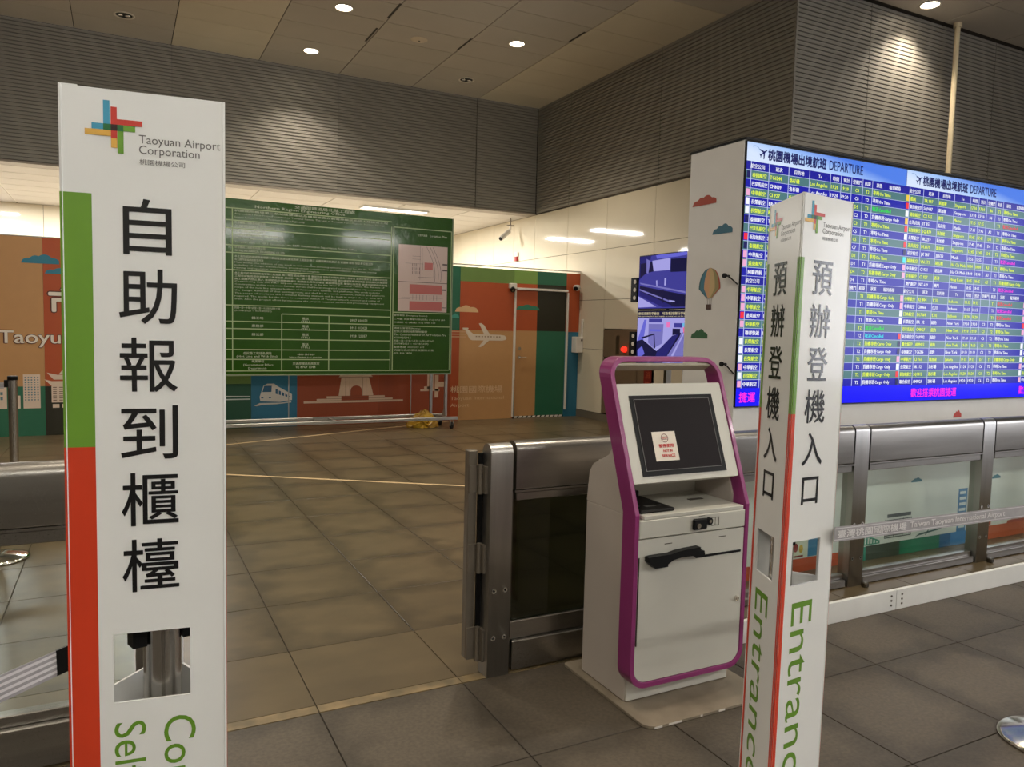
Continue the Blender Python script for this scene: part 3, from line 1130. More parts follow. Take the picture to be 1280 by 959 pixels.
en = ['Considering that the MRT airport extension is to be the New Terminal Three, the Bureau of', 'Construction and its equipment Railway Bureau shall be an integrated commercial property connection',
      'scope of the new line systems facilities of Stations A14, tunnels, and platforms. The work includes', 'the design. Removal of that existing route and shall be the north entrance, station and platform',
      'The scope of works to the Terminal Railway stations will be built in stages due to time and', 'required. The works for the three to complete station of Taoyuan airport, convert and utility of',
      'train. Also the project effort by improving the project required service and processing equipment']
for k, r in enumerate(en):
    L(r, 1.26, 1.918 - k * 0.036, 0.024, 3.16 - 0.03 * (k % 3), bold=0)
L('民國一百一十年八月至一百一十六年六月十八日', 1.26, 1.595, 0.028, 1.80)
L('(01/08/2021 ~ 06/18/2027)', 1.26, 1.558, 0.026, 1.70, bold=0)
for z_, a_, num in ((1.47, '鐵工地', '0937 600071'), (1.372, '業務部', '0911 013023'), (1.265, '辦公部', '0928 123357'), (1.140, None, None)):
    if a_:
        put(gt, a_, 1.46, z_, 1.60, z_ + 0.034, H2, bold=0.01, res=1)
        put(gt, num, 2.70, z_, 2.93, z_ + 0.034, H2, bold=0.01, res=1)
    put(gt, '電話', 2.08, z_ + 0.008, 2.16, z_ + 0.04, H2, bold=0.01, res=1)
    put(gt, '(TEL)', 2.065, z_ - 0.032, 2.175, z_, H2, res=1)
L('全民督工電話及網站', 1.36, 1.030, 0.034, 1.70)
L('(Hot Line and Web Site)', 1.28, 0.988, 0.034, 1.77)
L('政風單位', 1.46, 0.930, 0.034, 1.61)
L('(Government Ethics', 1.36, 0.882, 0.034, 1.72)
L('Department)', 1.42, 0.838, 0.034, 1.64)
L('0800 009 609', 2.02, 1.022, 0.026, 2.24)
L('https://www.pcc.gov.tw', 1.92, 0.985, 0.026, 2.33)
L('交通部鐵道局政風室', 1.96, 0.902, 0.034, 2.30)
L('02 8969 1348', 2.0, 0.858, 0.034, 2.25)
L('位置平面圖', 3.62, 2.655, 0.026)
L('Location Plan', 3.80, 2.655, 0.028, 4.05)
L('警察單位 (Emergency Service)', 3.30, 1.560, 0.026, 3.78)
L('二甲級: 北區警察分局(航警) (Tel) 0783 289', 3.30, 1.510, 0.026, 4.04)
L('二組別: 北 (救護) (Tel) 0784 109', 3.30, 1.465, 0.026, 3.90)
for k, (s_, w_) in enumerate((('環境公害管理(Notice)', 3.68), ('空氣污染防制費管制編號', 3.78), ('The Control Number of Air Pollution Pre', 4.06), ('V1100020294-1', 3.54),
                              ('民國一百一十年八月至 116年06月18日', 3.88), ('(01/08/2021 ~ 06/18/2027)', 3.80), ('服務專線: 0800 009 609', 3.74), ('桃園市政府環境保護局公害', 3.88), ('(03) 386 3894', 3.56))):
    L(s_, 3.30, 1.385 - k * 0.0425, 0.028, w_)
gt.build('lettering', GTEXT, nb)
# map sheet
mp_ = MB()
rect(mp_, 3.352, 1.632, 4.062, 2.531, BF(0.002), 0)
rect(mp_, 3.725, 2.205, 3.846, 2.303, BF(0.003), 1)
rect(mp_, 3.515, 1.874, 3.988, 2.000, BF(0.003), 1)
rect(mp_, 3.515, 1.649, 3.988, 1.770, BF(0.003), 1)
rect(mp_, 3.352, 2.026, 4.062, 2.034, BF(0.003), 2)
for (x0_, z0_, x1_, z1_) in ((3.66, 2.06, 3.663, 2.53), (3.69, 2.02, 3.693, 2.5), (3.86, 2.1, 3.863, 2.35), (3.45, 2.28, 3.70, 2.283), (3.55, 2.34, 3.67, 2.343), (3.55, 2.38, 3.67, 2.383), (3.63, 2.10, 3.88, 2.104), (3.40, 1.82, 4.0, 1.822),
                             (3.352, 1.80, 3.52, 1.803), (3.70, 2.20, 3.703, 2.30), (3.99, 2.28, 4.06, 2.30), (3.99, 2.20, 4.06, 2.22), (3.99, 1.93, 4.05, 1.95), (3.99, 1.69, 4.05, 1.70)):
    rect(mp_, x0_, z0_, x1_, z1_, BF(0.003), 2)
for k in range(14):
    x = 3.55 + (k % 5) * 0.025
    zz = 2.14 + (k // 5) * 0.05
    rect(mp_, x, zz, x + 0.008, zz + 0.04, BF(0.003), 2)
for k in range(8):
    x = 3.56 + k * 0.05
    rect(mp_, x, 1.79, x + 0.004, 1.86, BF(0.003), 2)
pr = None
for off in (0.0, 0.05, 0.09):
    for k in range(10):
        t0, t1 = k / 10, (k + 1) / 10
        p0_ = (3.75 + off + 0.13 * math.sin(t0 * 1.9), 2.52 - 0.47 * t0)
        p1_ = (3.75 + off + 0.13 * math.sin(t1 * 1.9), 2.52 - 0.47 * t1)
        poly(mp_, [p0_, (p0_[0] + 0.005, p0_[1]), (p1_[0] + 0.005, p1_[1]), p1_], BF(0.003), 2)
o = mp_.build('map_sheet', [mat('map_paper', (206, 184, 176), 0.3, coat=0.3), mat('map_pink', (186, 100, 94), 0.3, coat=0.3), mat('map_ink', (86, 70, 70), 0.4)], nb)
tag(o, 'pale pink site plan sheet')
# frame: posts, rails, castors
for x, y in ((4.10, 0.05), (4.02, 0.42), (0.75, 0.05), (0.83, 0.42)):
    zt = 2.9 if y < 0.1 else 2.6
    MB().box(x - 0.02, x + 0.02, y, y + 0.04, 0.17, zt, c=0.004).build('post', ALU, nb)
for x in (4.13, 0.72):
    m_ = MB()
    m_.prism([(0.02, 0.17), (0.16, 0.17), (0.06, 0.34), (0.05, 0.34)], lambda a, b, x=x: (x - 0.045, a, b), lambda a, b, x=x: (x - 0.037, a, b))
    m_.build('gusset', ALU, nb)
MB().box(0.55, 4.24, -0.07, -0.02, 0.125, 0.168, c=0.004).build('front_rail', ALU, nb)
MB().box(0.55, 2.36, 0.36, 0.41, 0.125, 0.168, c=0.004).build('rear_rail', ALU, nb)
MB().box(2.56, 4.20, 0.36, 0.41, 0.125, 0.168, c=0.004).build('rear_rail', ALU, nb)
MB().box(2.30, 2.60, 0.33, 0.36, 0.118, 0.175).build('rail_joiner', ALU, nb)
for x in (0.62, 2.52, 4.10):
    MB().box(x - 0.02, x + 0.02, -0.02, 0.36, 0.12, 0.16).build('cross_rail', ALU, nb)
for x in (1.99, 3.70):
    MB().box(x - 0.006, x + 0.006, 0.40, 0.41, 0.13, 2.4).build('stay', ALU, nb)
for x in (0.62, 4.15):
    for y in (-0.045, 0.385):
        c_ = MB()
        c_.tube((x - 0.014, y, 0.047), (x + 0.014, y, 0.047), 0.046, n=18)
        cs_ = c_.build('castor', RUBBER, nb)
        k_ = MB()
        k_.box(x - 0.024, x - 0.018, y - 0.02, y + 0.02, 0.04, 0.125)
        k_.box(x + 0.018, x + 0.024, y - 0.02, y + 0.02, 0.04, 0.125)
        k_.tube((x - 0.026, y, 0.047), (x + 0.026, y, 0.047), 0.012, n=8)
        k_.build('fork', ALU, cs_)

# yellow sheet bundled on the frame
b = MB()
random.seed(3)
nu, nv = 20, 10
vs = []
for i in range(nu):
    for j in range(nv):
        a_ = 2 * PI * i / nu
        t__ = j / (nv - 1)
        rr = (1 - t__) ** 0.75
        jit = random.uniform(0.72, 1.22)
        x = 0.24 * rr * jit * math.cos(a_) * (1.15 if math.cos(a_) < 0 else 0.9) - 0.03 * t__
        y = 0.13 * rr * jit * math.sin(a_)
        z_ = 0.02 + 0.25 * t__ * random.uniform(0.7, 1.05) + 0.03 * math.sin(5 * a_) * rr
        vs.append((x, y, max(0.002, z_ if j else 0.002)))
fs = [list(range(0, nu * nv, nv))]
for i in range(nu):
    for j in range(nv - 1):
        k = (i + 1) % nu
        fs.append((i * nv + j, k * nv + j, k * nv + j + 1, i * nv + j + 1))
b.add(vs, fs)
yb = b.build('plastic_bag', mat('yellow_plastic', (206, 168, 52), 0.35, rgb2=(150, 108, 30), vscale=9, bump=0.4, bscale=20))
yb.location = (3.86, 10.155, 0.0)
tag(yb, 'crumpled yellow plastic bag dumped on the foot of the green board', 'bag')

# ================================================================== HYDRANT CABINET, TVS
t = thing('hydrant_cabinet', 'dark bronze fire hydrant cabinet let into the cream wall, red lamp on top', 'cabinet', (6.77, 9.37, 0))
BRZ = mat('bronze_paint', (112, 94, 74), 0.4, 0.0, var=0.05)
MB().box(0.01, 0.17, -0.66, 0.66, 0.12, 1.455).build('carcass', mat('bronze_dark', (36, 28, 22), 0.6), t)
MB().box(-0.02, 0.01, -0.655, 0.655, 1.02, 1.45, c=0.004).build('alarm_panel', BRZ, t)
dr = MB().box(-0.02, 0.01, -0.24, 0.655, 0.14, 0.99, c=0.004).build('door', BRZ, t)
dr2 = MB().box(-0.02, 0.01, -0.655, -0.25, 0.14, 0.99, c=0.004).build('door', BRZ, t)
MB().box(-0.03, -0.021, -0.03, 0.02, 0.5, 0.62).build('pull', ALU, dr)
st = MB().box(-0.024, -0.021, -0.60, -0.42, 0.45, 0.95).build('sign_plate', ink((120, 26, 22)), t)
tx = MB()
put(tx, '消', -0.56, 0.76, -0.46, 0.86, lambda a, b: (-0.026, -a - 1.02, b))
put(tx, '防', -0.56, 0.62, -0.46, 0.72, lambda a, b: (-0.026, -a - 1.02, b))
put(tx, '栓', -0.56, 0.49, -0.46, 0.59, lambda a, b: (-0.026, -a - 1.02, b))
tx.build('lettering', ink((190, 90, 60)), st)
MB().box(-0.026, -0.021, 0.22, 0.30, 1.08, 1.36).build('grille', STEELD, t)
lm = MB()
lm.tube((-0.021, 0.06, 1.16), (-0.05, 0.06, 1.16), 0.045, n=18)
lm.tube((-0.05, 0.06, 1.16), (-0.085, 0.06, 1.16), 0.038, 0.028, n=18)
lm.build('alarm_lamp', emit('red_alarm_glow', (255, 40, 24), 1.2), t)
MB().tube((-0.021, -0.13, 1.16), (-0.04, -0.13, 1.16), 0.035, n=14).build('push_button', ink((150, 30, 26)), t)
MB().tube((-0.021, -0.10, 1.03), (-0.04, -0.10, 1.03), 0.025, n=14).build('indicator', PRWHITE, t)

# two stacked monitors facing the hall, on a stand
TVX = 5.6
ms = thing('monitor_stand', 'slim dark stand carrying the two stacked monitors', 'stand', (TVX + 0.13, 6.98, 0))
MB().box(-0.04, 0.04, -0.19, -0.14, 0.02, 2.2, c=0.004).build('upright', STEELD, ms)
MB().box(-0.04, 0.04, 0.14, 0.19, 0.02, 2.2, c=0.004).build('upright', STEELD, ms)
MB().box(-0.3, 0.3, -0.3, 0.3, 0.0, 0.02, c=0.004).build('base_plate', STEELD, ms)
for z_ in (1.35, 2.0):
    MB().box(-0.05, -0.041, -0.3, 0.3, z_ - 0.1, z_ + 0.1).build('bracket', STEELD, ms)


def tv(z0, z1, label, pic, words):
    t = thing('monitor', label, 'monitor', (TVX, 7.03, z0))
    W, Hh = 1.14, z1 - z0
    MB().box(0.0, 0.075, -W / 2, W / 2, 0.0, Hh, c=0.005).build('housing', BLACK, t)
    f = lambda u, v: (-0.001, (0.5 - u) * (W - 0.024), 0.012 + v * (Hh - 0.024))
    p = MB()
    cols = []
    for c, pts in pic:
        if c not in cols:
            cols.append(c)
        off = -0.0015 - 0.0003 * len(p.f)
        poly(p, pts, lambda u, v, off=off: (off, (0.5 - u) * (W - 0.024), 0.012 + v * (Hh - 0.024)), cols.index(c))
    p.build('screen', [emit('cctv_%d_%d_%d' % c, c, 0.9 * SCREEN) for c in cols], t)
    if words:
        x_ = MB()
        g = lambda u, v: (-0.009, (0.5 - u) * (W - 0.024), 0.012 + v * (Hh - 0.024))
        for s_, u0, v0, u1, v1 in words:
            put(x_, s_, u0, v0, u1, v1, g, bold=0.02, res=1)
        x_.build('caption', emit('caption_glow', (228, 214, 170), 0.8 * SCREEN), t)
    sg = MB().box(-0.02, 0.01, W / 2 + 0.001, W / 2 + 0.125, Hh * 0.14, Hh * 0.60, c=0.003).build('side_sign', BLACK, t)
    q = MB()
    for k in range(3):
        q.tube((-0.0205, W / 2 + 0.042, Hh * (0.22 + 0.15 * k)), (-0.024, W / 2 + 0.042, Hh * (0.22 + 0.15 * k)), 0.026, n=10)
    q.build('side_sign_marks', PRWHITE, sg)
    return t


V1, V2, V3, V4, V5, V6 = (104, 104, 214), (16, 14, 60), (168, 164, 232), (62, 60, 150), (34, 32, 110), (120, 116, 190)
pic1 = [(V4, [(0, 0), (1, 0), (1, 1), (0, 1)]),
        (V5, [(0, 0.55), (0.16, 0.72), (0.2, 1), (0, 1)]), (V2, [(0.02, 0.86), (0.28, 0.9), (0.26, 0.70), (0.14, 0.68), (0.02, 0.60)]),
        (V3, [(0.22, 0.90), (0.52, 0.92), (0.52, 0.70), (0.25, 0.70)]), (V1, [(0.6, 0.93), (1, 0.96), (1, 1), (0.28, 1), (0.3, 0.93)]),
        (V2, [(0.53, 0.90), (1, 0.88), (1, 0.64), (0.53, 0.66)]), (V6, [(0.13, 0.68), (0.16, 0.66), (0.19, 0.9), (0.12, 0.95)]),
        (V4, [(0.03, 0.5), (0.2, 0.69), (1, 0.60), (1, 0.22)]), (V6, [(0.02, 0.5), (0.03, 0.47), (1, 0.20), (1, 0.235)]),
        (V2, [(0.02, 0.44), (1, 0.17), (1, 0.02), (0.62, 0.02), (0.02, 0.34)]), (V6, [(0.02, 0.38), (0.02, 0.35), (0.55, 0.10), (0.55, 0.13)]),
        (V3, [(0.0, 0.24), (0.32, 0.03), (0.0, 0.02)]), (V5, [(0.02, 0.34), (0.02, 0.25), (0.42, 0.02), (0.62, 0.02)]),
        (V3, [(0.30, 0.52), (0.31, 0.42), (0.325, 0.42), (0.32, 0.53)]), (V3, [(0.44, 0.56), (0.44, 0.42), (0.465, 0.42), (0.47, 0.55)]),
        (V3, [(0.53, 0.15), (0.62, 0.13), (0.62, 0.11), (0.53, 0.12)]), (V2, [(0.42, 0.35), (0.435, 0.35), (0.435, 0.1), (0.42, 0.1)])]
pic2 = [(V3, [(0, 0), (1, 0), (1, 1), (0, 1)]), (V2, [(0, 0.88), (0.9, 0.88), (0.9, 1.0), (0, 1.0)]),
        (V1, [(0.0, 0.4), (0.12, 0.84), (0.16, 0.84), (0.1, 0.3)]), (V4, [(0.2, 0.86), (0.42, 0.86), (0.42, 0.79), (0.2, 0.79)]),
        (V6, [(0.2, 0.76), (0.45, 0.76), (0.44, 0.4), (0.3, 0.3), (0.2, 0.4)]), (V1, [(0.22, 0.66), (0.42, 0.66), (0.41, 0.62), (0.22, 0.62)]),
        ((240, 120, 190), [(0.50, 0.80), (0.56, 0.80), (0.55, 0.70), (0.50, 0.70)]), ((110, 190, 230), [(0.70, 0.78), (0.82, 0.78), (0.82, 0.72), (0.70, 0.72)]),
        ((240, 110, 160), [(0.76, 0.70), (0.84, 0.72), (0.84, 0.58), (0.77, 0.60)]),
        (V4, [(0.62, 0.78), (0.75, 0.78), (0.75, 0.70), (0.62, 0.70)]), (V2, [(0.60, 0.68), (0.72, 0.68), (0.72, 0.58), (0.60, 0.56)]),
        (V2, [(0.0, 0.42), (0.1, 0.46), (0.35, 0.25), (0.56, 0.46), (0.70, 0.62), (0.74, 0.60), (0.5, 0.0), (0, 0)]),
        (V5, [(0.36, 0.24), (0.60, 0.55), (0.70, 0.58), (0.44, 0.0), (0.30, 0.0)]),
        (V2, [(0.08, 0.5), (0.30, 0.58), (0.31, 0.56), (0.10, 0.47)]), (V2, [(0.29, 0.57), (0.31, 0.57), (0.33, 0.3), (0.31, 0.3)]),
        (V1, [(0.02, 0.25), (0.10, 0.33), (0.15, 0.18), (0.03, 0.08)]), (V6, [(0.2, 0.02), (0.33, 0.15), (0.35, 0.14), (0.23, 0.02)]),
        (V6, [(0.44, 0.0), (0.76, 0.62), (0.79, 0.60), (0.55, 0.0)]), (V3, [(0.52, 0.0), (0.77, 0.6), (0.79, 0.60), (0.56, 0.0)]),
        (V6, [(0.56, 0.0), (0.79, 0.60), (1, 0.6), (1, 0)])]
tv(1.70, 2.345, 'upper of the two stacked monitors, showing a blue-lit counter', pic1, [])
tv(1.045, 1.69, 'lower of the two stacked monitors, showing a blue-lit conveyor belt', pic2,
   [('旅客託運行李檢查', 0.02, 0.93, 0.38, 0.985), ('可查看託運行李檢查', 0.43, 0.93, 0.86, 0.985), ('Passengers may check their baggage screening here on this monitor', 0.02, 0.892, 0.88, 0.915)])

# ================================================================== DEPARTURE DISPLAY CABINET
DX, DY, DT = 3.08, 3.25, 2.515
dc = thing('departure_display', 'large white cabinet carrying the blue departure boards', 'display', (0, DY, 0))
MB().box(DX, 7.35, 0.0, 0.45, 0.0, DT, c=0.004).build('cabinet', WHITE_M, dc)
MB().box(DX - 0.001, 7.355, -0.012, 0.455, DT, DT + 0.012).build('top_edge', BLACK, dc)
MB().box(DX + 0.001, 7.35, -0.018, -0.0005, 1.028, 2.508).build('screen_surround', BLACK, dc)


def DF(off):
    return lambda x, z: (x, -off, z)


E_BLUE = emit('led_blue_row', (8, 12, 165), 1.0 * SCREEN)
E_GREEN = emit('led_slate_row', (74, 118, 122), 1.0 * SCREEN)
E_HEAD = emit('led_header_row', (12, 14, 150), 1.0 * SCREEN)
E_LINE = emit('led_rule', (196, 206, 250), 0.95 * SCREEN)
E_YEL = emit('led_yellow', (232, 250, 60), 1.0 * SCREEN)
E_WHT = emit('led_white', (244, 246, 255), 1.0 * SCREEN)
E_RED = emit('led_red', (240, 40, 60), 1.0 * SCREEN)
E_GRN = emit('led_green', (40, 230, 70), 1.0 * SCREEN)
E_CYN = emit('led_cyan', (60, 230, 240), 1.0 * SCREEN)
E_MAG = emit('led_magenta', (250, 40, 220), 1.05 * SCREEN)
E_TICK = emit('led_ticker', (0, 0, 250), 1.0 * SCREEN)
E_NAVY = emit('led_navy', (14, 20, 90), 1.0 * SCREEN)
E_PINK = emit('led_pink', (240, 170, 210), 1.0 * SCREEN)
E_ORG = emit('led_orange', (240, 200, 60), 1.0 * SCREEN)


def grad_mat():
    m = bpy.data.materials.new('led_title_sky')
    m.use_nodes = True
    nt = m.node_tree
    b = nt.nodes['Principled BSDF']
    b.inputs['Base Color'].default_value = (0.02, 0.02, 0.02, 1)
    tc = nt.nodes.new('ShaderNodeTexCoord')
    sp = nt.nodes.new('ShaderNodeSeparateXYZ')
    nt.links.new(tc.outputs['Generated'], sp.inputs[0])
    ma = nt.nodes.new('ShaderNodeMath')
    ma.operation = 'MULTIPLY_ADD'
    ma.inputs[1].default_value = 0.45
    nt.links.new(sp.outputs[2], ma.inputs[0])
    nt.links.new(sp.outputs[0], ma.inputs[2])
    cr = nt.nodes.new('ShaderNodeValToRGB')
    e = cr.color_ramp.elements
    e[0].position = 0.25
    e[0].color = lin((206, 222, 250))
    e[1].position = 1.15 if False else 1.0
    e[1].color = lin((40, 110, 224))
    x = cr.color_ramp.elements.new(0.62)
    x.color = lin((150, 188, 244))
    nt.links.new(ma.outputs[0], cr.inputs[0])
    nt.links.new(cr.outputs[0], b.inputs['Emission Color'])
    b.inputs['Emission Strength'].default_value = 1.0 * SCREEN
    return m


E_SKY = grad_mat()
W1 = 1.344
CO = [0.0, 0.035, 0.17, 0.322, 0.488, 0.661, 0.752, 0.843, 0.942, 1.029, 1.344]
RH = 0.0485
ZT, ZH = 2.500, 2.398
HD = ['航空公司', '班次', '目的地', 'To', '時間', '預計', '登機門', '航廈', '狀態', '報到櫃檯']
ST = {'T': '準時On Time', 'C': '取消Cancelled', 'G': '貨機專班Cargo Only'}
AL = {'泰': '泰國航空', '巴': '巴拿馬航空', '華': '中華航空', '長': '長榮航空', '新': '新加坡航空', '馬': '馬來西亞', '阿': '阿聯酋航', '遠': '遠東航空', '聯': '聯邦快遞', '達': '達美航空',
      '國': '國泰航空', '星': '星宇航空', '越': '越捷航空', '酷': '酷航', '台': '台灣虎航', '澳': '澳門航空', '日': '日本航空', '美': '聯合航空'}
D = {'LA': ('洛杉磯', 'Los Angeles'), 'SG': ('新加坡', 'Singapore'), 'MA': ('澳門', 'Macau'), 'MN': ('馬尼拉', 'Manila'), 'HC': ('胡志明', 'Ho Chi Minh'), 'HK': ('香港', 'Hong Kong'),
     'NY': ('紐約', 'New York'), 'JK': ('雅加達', 'Jakarta'), 'SY': ('仁川', 'Incheon'), 'TK': ('東京', 'Tokyo'), 'BK': ('曼谷', 'Bangkok')}
SC = [
    [('泰', 'TG6244', 'LA', '19:20', 'C8', 'T2', 'T', 'y'), ('巴', 'CM8009', 'LA', '19:20', 'C8', 'T2', 'T', 'w'), ('華', 'CI 927', 'HK', '19:25', 'D5', 'T1', 'C', 'g'), ('長', 'BR6532', 'TK', '19:30', 'C2', 'T2', 'G', 'w'),
     ('長', 'BR6012', 'BK', '19:35', 'C3', 'T2', 'T', 'y'), ('泰', 'TG6531', 'LA', '19:40', 'C5', 'T2', 'T', 'w'), ('巴', 'CM8011', 'LA', '19:40', 'C5', 'T2', 'T', 'y'), ('新', 'SQ9885', 'SG', '19:45', 'C7', 'T2', 'T', 'w'),
     ('泰', 'TG6012', 'BK', '19:50', 'D1', 'T2', 'T', 'y'), ('華', 'CI5148', 'SY', '19:55', 'D3', 'T1', 'G', 'w'), ('遠', 'FE6812', 'MA', '20:00', 'D4', 'T2', 'G', 'y'), ('阿', 'EK9898', 'SG', '20:05', 'D6', 'T1', 'T', 'w'),
     ('華', 'CI5234', 'NY', '20:10', '', 'T1', 'G', 'y'), ('華', 'CI5156', 'LA', '20:15', '', 'T1', 'G', 'w'), ('華', 'CI5822', 'HK', '20:20', '', 'T1', 'T', 'y'), ('達', 'DL6312', 'SY', '20:20', '', 'T1', 'T', 'w'),
     ('華', 'CI 008', 'LA', '20:30', '', 'T2', 'C', 'g'), ('聯', 'FX5164', 'TK', '20:40', '', 'T2', 'C', 'c'), ('長', 'BR 392', 'SG', '20:50', '', 'T2', 'G', 'y'), ('長', 'BR6088', 'LA', '20:55', '', 'T2', 'G', 'w'),
     ('長', 'BR 056', 'NY', '21:00', '', 'T2', 'G', 'y'), ('華', 'CI5418', 'SY', '21:10', '', 'T2', 'G', 'w'), ('長', 'BR6016', 'JK', '21:15', '', 'T2', 'G', 'y'), ('華', 'CI 761', 'JK', '21:20', '', 'T2', 'G', 'w')],
    [('酷', 'TR 997', 'SG', '17:10', 'B6', 'T1', 'T', 'y'), ('新', 'SQ9687', 'SG', '17:10', 'B6', 'T1', 'T', 'w'), ('國', 'CX 565', 'MA', '17:15', '', 'T1', 'C', 'r'), ('台', 'IT 353', 'MN', '17:45', 'A2', 'T1', 'T', 'w'),
     ('新', 'SQ 879', 'SG', '17:45', 'D8', 'T2', 'T', 'y'), ('長', 'BR2259', 'SG', '17:45', 'D8', 'T2', 'T', 'w'), ('達', 'DL6079', 'SG', '17:45', 'D8', 'T2', 'T', 'y'), ('星', 'JX 787', 'MN', '17:55', '', 'T1', 'C', 'm'),
     ('越', 'VN 571', 'HC', '18:00', 'A3', 'T1', 'T', 'y'), ('華', 'CI 971', 'HC', '18:00', 'A3', 'T1', 'T', 'w'), ('華', 'CI 927', 'HK', '18:05', 'A5', 'T1', 'G', 'y'), ('澳', 'NX 619', 'MA', '18:05', '', 'T1', 'C', 'm'),
     ('華', 'KE 804', 'SY', '18:15', '', 'T1', 'C', 'r'), ('華', 'CI8866', 'SY', '18:15', '', 'T1', 'C', 'm'), ('日', 'DL7664', 'SY', '18:20', '', 'T1', 'C', 'r'), ('長', 'BR  32', 'NY', '19:10', 'C3', 'T2', 'T', 'w'),
     ('巴', 'CM8027', 'NY', '19:10', 'C3', 'T2', 'T', 'y'), ('新', 'SQ9902', 'NY', '19:10', 'C3', 'T2', 'T', 'w'), ('美', 'AM9021', 'NY', '19:10', 'C3', 'T2', 'T', 'y'), ('泰', 'TG6286', 'NY', '19:10', 'C3', 'T2', 'T', 'w'),
     ('華', 'CI 761', 'JK', '19:15', 'D7', 'T1', 'G', 'y'), ('長', 'BR  12', 'LA', '19:20', 'C6', 'T2', 'T', 'w'), ('新', 'SQ9812', 'LA', '19:20', 'C6', 'T2', 'T', 'y'), ('美', 'AM9023', 'LA', '19:20', 'C6', 'T2', 'T', 'w')]]
SC.append(SC[0])
ICON = {'華': E_PINK, '長': E_WHT, '新': E_RED, '泰': E_NAVY, '酷': E_ORG, '國': E_WHT, '台': E_ORG, '越': E_CYN, '日': E_WHT, '美': E_NAVY, '遠': E_PINK, '星': E_NAVY, '達': E_RED}
for si in range(3):
    x0 = DX + si * W1
    full = si < 2
    sc_ = MB()
    MATL = [E_BLUE, E_GREEN, E_HEAD, E_LINE, E_TICK, E_YEL, E_WHT, E_RED, E_GRN, E_CYN, E_MAG, E_NAVY, E_PINK, E_ORG]
    f1, f2, f3 = DF(0.019), DF(0.0198), DF(0.0206)
    k0, z = 0, ZH
    rect(sc_, x0, z - RH, x0 + W1, z, f1, 2)
    rowz = [(-1, z)]
    z -= RH
    idx = 0
    for r in range(25):
        if r == 12:
            rect(sc_, x0, z - RH, x0 + W1, z, f1, 2)
            rowz.append((-1, z))
        else:
            rect(sc_, x0, z - RH, x0 + W1, z, f1, 1 if idx % 2 == 0 else 0)
            rowz.append((idx, z))
            idx += 1
        z -= RH
    rect(sc_, x0, 1.034, x0 + W1, z, f1, 4)
    for c in CO[1:-1]:
        rect(sc_, x0 + c - 0.0022, z, x0 + c + 0.0022, ZH, f2, 3)
    zz = ZH - RH
    for r in range(25):
        rect(sc_, x0, zz - 0.0012, x0 + W1, zz + 0.0012, f2, 3)
        zz -= RH
    data = SC[si]
    for i_, zr in rowz:
        b_ = zr - RH + 0.013
        if i_ < 0:
            cs = [0.035, 0.17, 0.322, 0.488, 0.661, 0.752, 0.843, 0.942, 1.06, 1.17]
            ce = [0.17, 0.322, 0.488, 0.661, 0.752, 0.843, 0.942, 1.029, 1.12, 1.30]
            for h_, a0, a1 in zip(HD, cs, ce):
                em(sc_, h_, x0 + (a0 + a1) / 2 - (0.02 if h_ == '航空公司' else 0), b_, 0.027, f3, 6, bold=0.02, align='c', maxw=(a1 - a0) * 0.85)
            continue
        al, fl_, ds, tm, gt_, tn, stt, cl = data[i_]
        base = 5 if i_ % 2 == 0 else 6
        em(sc_, AL[al], x0 + 0.045, b_, 0.027, f3, base, bold=0.032, maxw=0.115)
        em(sc_, fl_, x0 + 0.178, b_, 0.030, f3, base, bold=0.032, maxw=0.09)
        em(sc_, D[ds][0], x0 + 0.328, b_, 0.027, f3, base, bold=0.032)
        em(sc_, D[ds][1], x0 + 0.494, b_, 0.030, f3, base, bold=0.0255, maxw=0.155)
        em(sc_, tm, x0 + 0.668, b_, 0.030, f3, base, bold=0.025, maxw=0.07)
        em(sc_, tm, x0 + 0.758, b_, 0.030, f3, base, bold=0.025, maxw=0.07)
        if gt_:
            em(sc_, gt_, x0 + 0.893, b_, 0.030, f3, base, bold=0.025, align='c')
        em(sc_, tn, x0 + 0.985, b_, 0.030, f3, base, bold=0.025, align='c')
        cm = {'y': 5, 'w': 6, 'r': 7, 'g': 8, 'c': 9, 'm': 10}[cl]
        em(sc_, ST[stt], x0 + 1.036, b_, 0.029, f3, cm, bold=0.032)
        if al in ICON:
            rect(sc_, x0 + 0.004, zr - RH + 0.006, x0 + 0.031, zr - 0.006, f3, MATL.index(ICON[al]))
    p = sc_.build('screen', MATL, dc)
    tag(p, ['left screen of the departure board, flight table under a sky blue title', 'second screen of the departure board, flight table with red cancellations',
            'third screen of the departure board at the right edge of the photo'][si])
    tt = MB()
    rect(tt, x0 + 0.001, ZH, x0 + W1 - 0.002, ZT, DF(0.019))
    tt.build('title_bar', E_SKY, p)
    tw = MB()
    put(tw, '桃園機場出境航班', x0 + 0.155, 2.414, x0 + 0.62, 2.480, f3, bold=0.035)
    put(tw, 'DEPARTURE', x0 + 0.645, 2.418, x0 + 0.935, 2.474, f3, bold=0.012)
    # little aeroplane
    cx, cz = x0 + 0.122, 2.452
    ca, sa = math.cos(0.6), math.sin(0.6)
    for pts in ([(-0.032, -0.003), (0.025, -0.004), (0.032, 0), (0.025, 0.004), (-0.032, 0.003)], [(-0.002, 0), (-0.02, 0.03), (-0.012, 0.03), (0.013, 0.0)],
                [(-0.002, 0), (-0.02, -0.03), (-0.012, -0.03), (0.013, 0.0)], [(-0.027, 0), (-0.036, 0.012), (-0.031, 0.012), (-0.018, 0)], [(-0.027, 0), (-0.036, -0.012), (-0.031, -0.012), (-0.018, 0)]):
        poly(tw, [(cx + a * ca - b_ * sa, cz + a * sa + b_ * ca) for a, b_ in pts], f3)
    tw.build('title_lettering', E_NAVY, p)
    sw = MB()
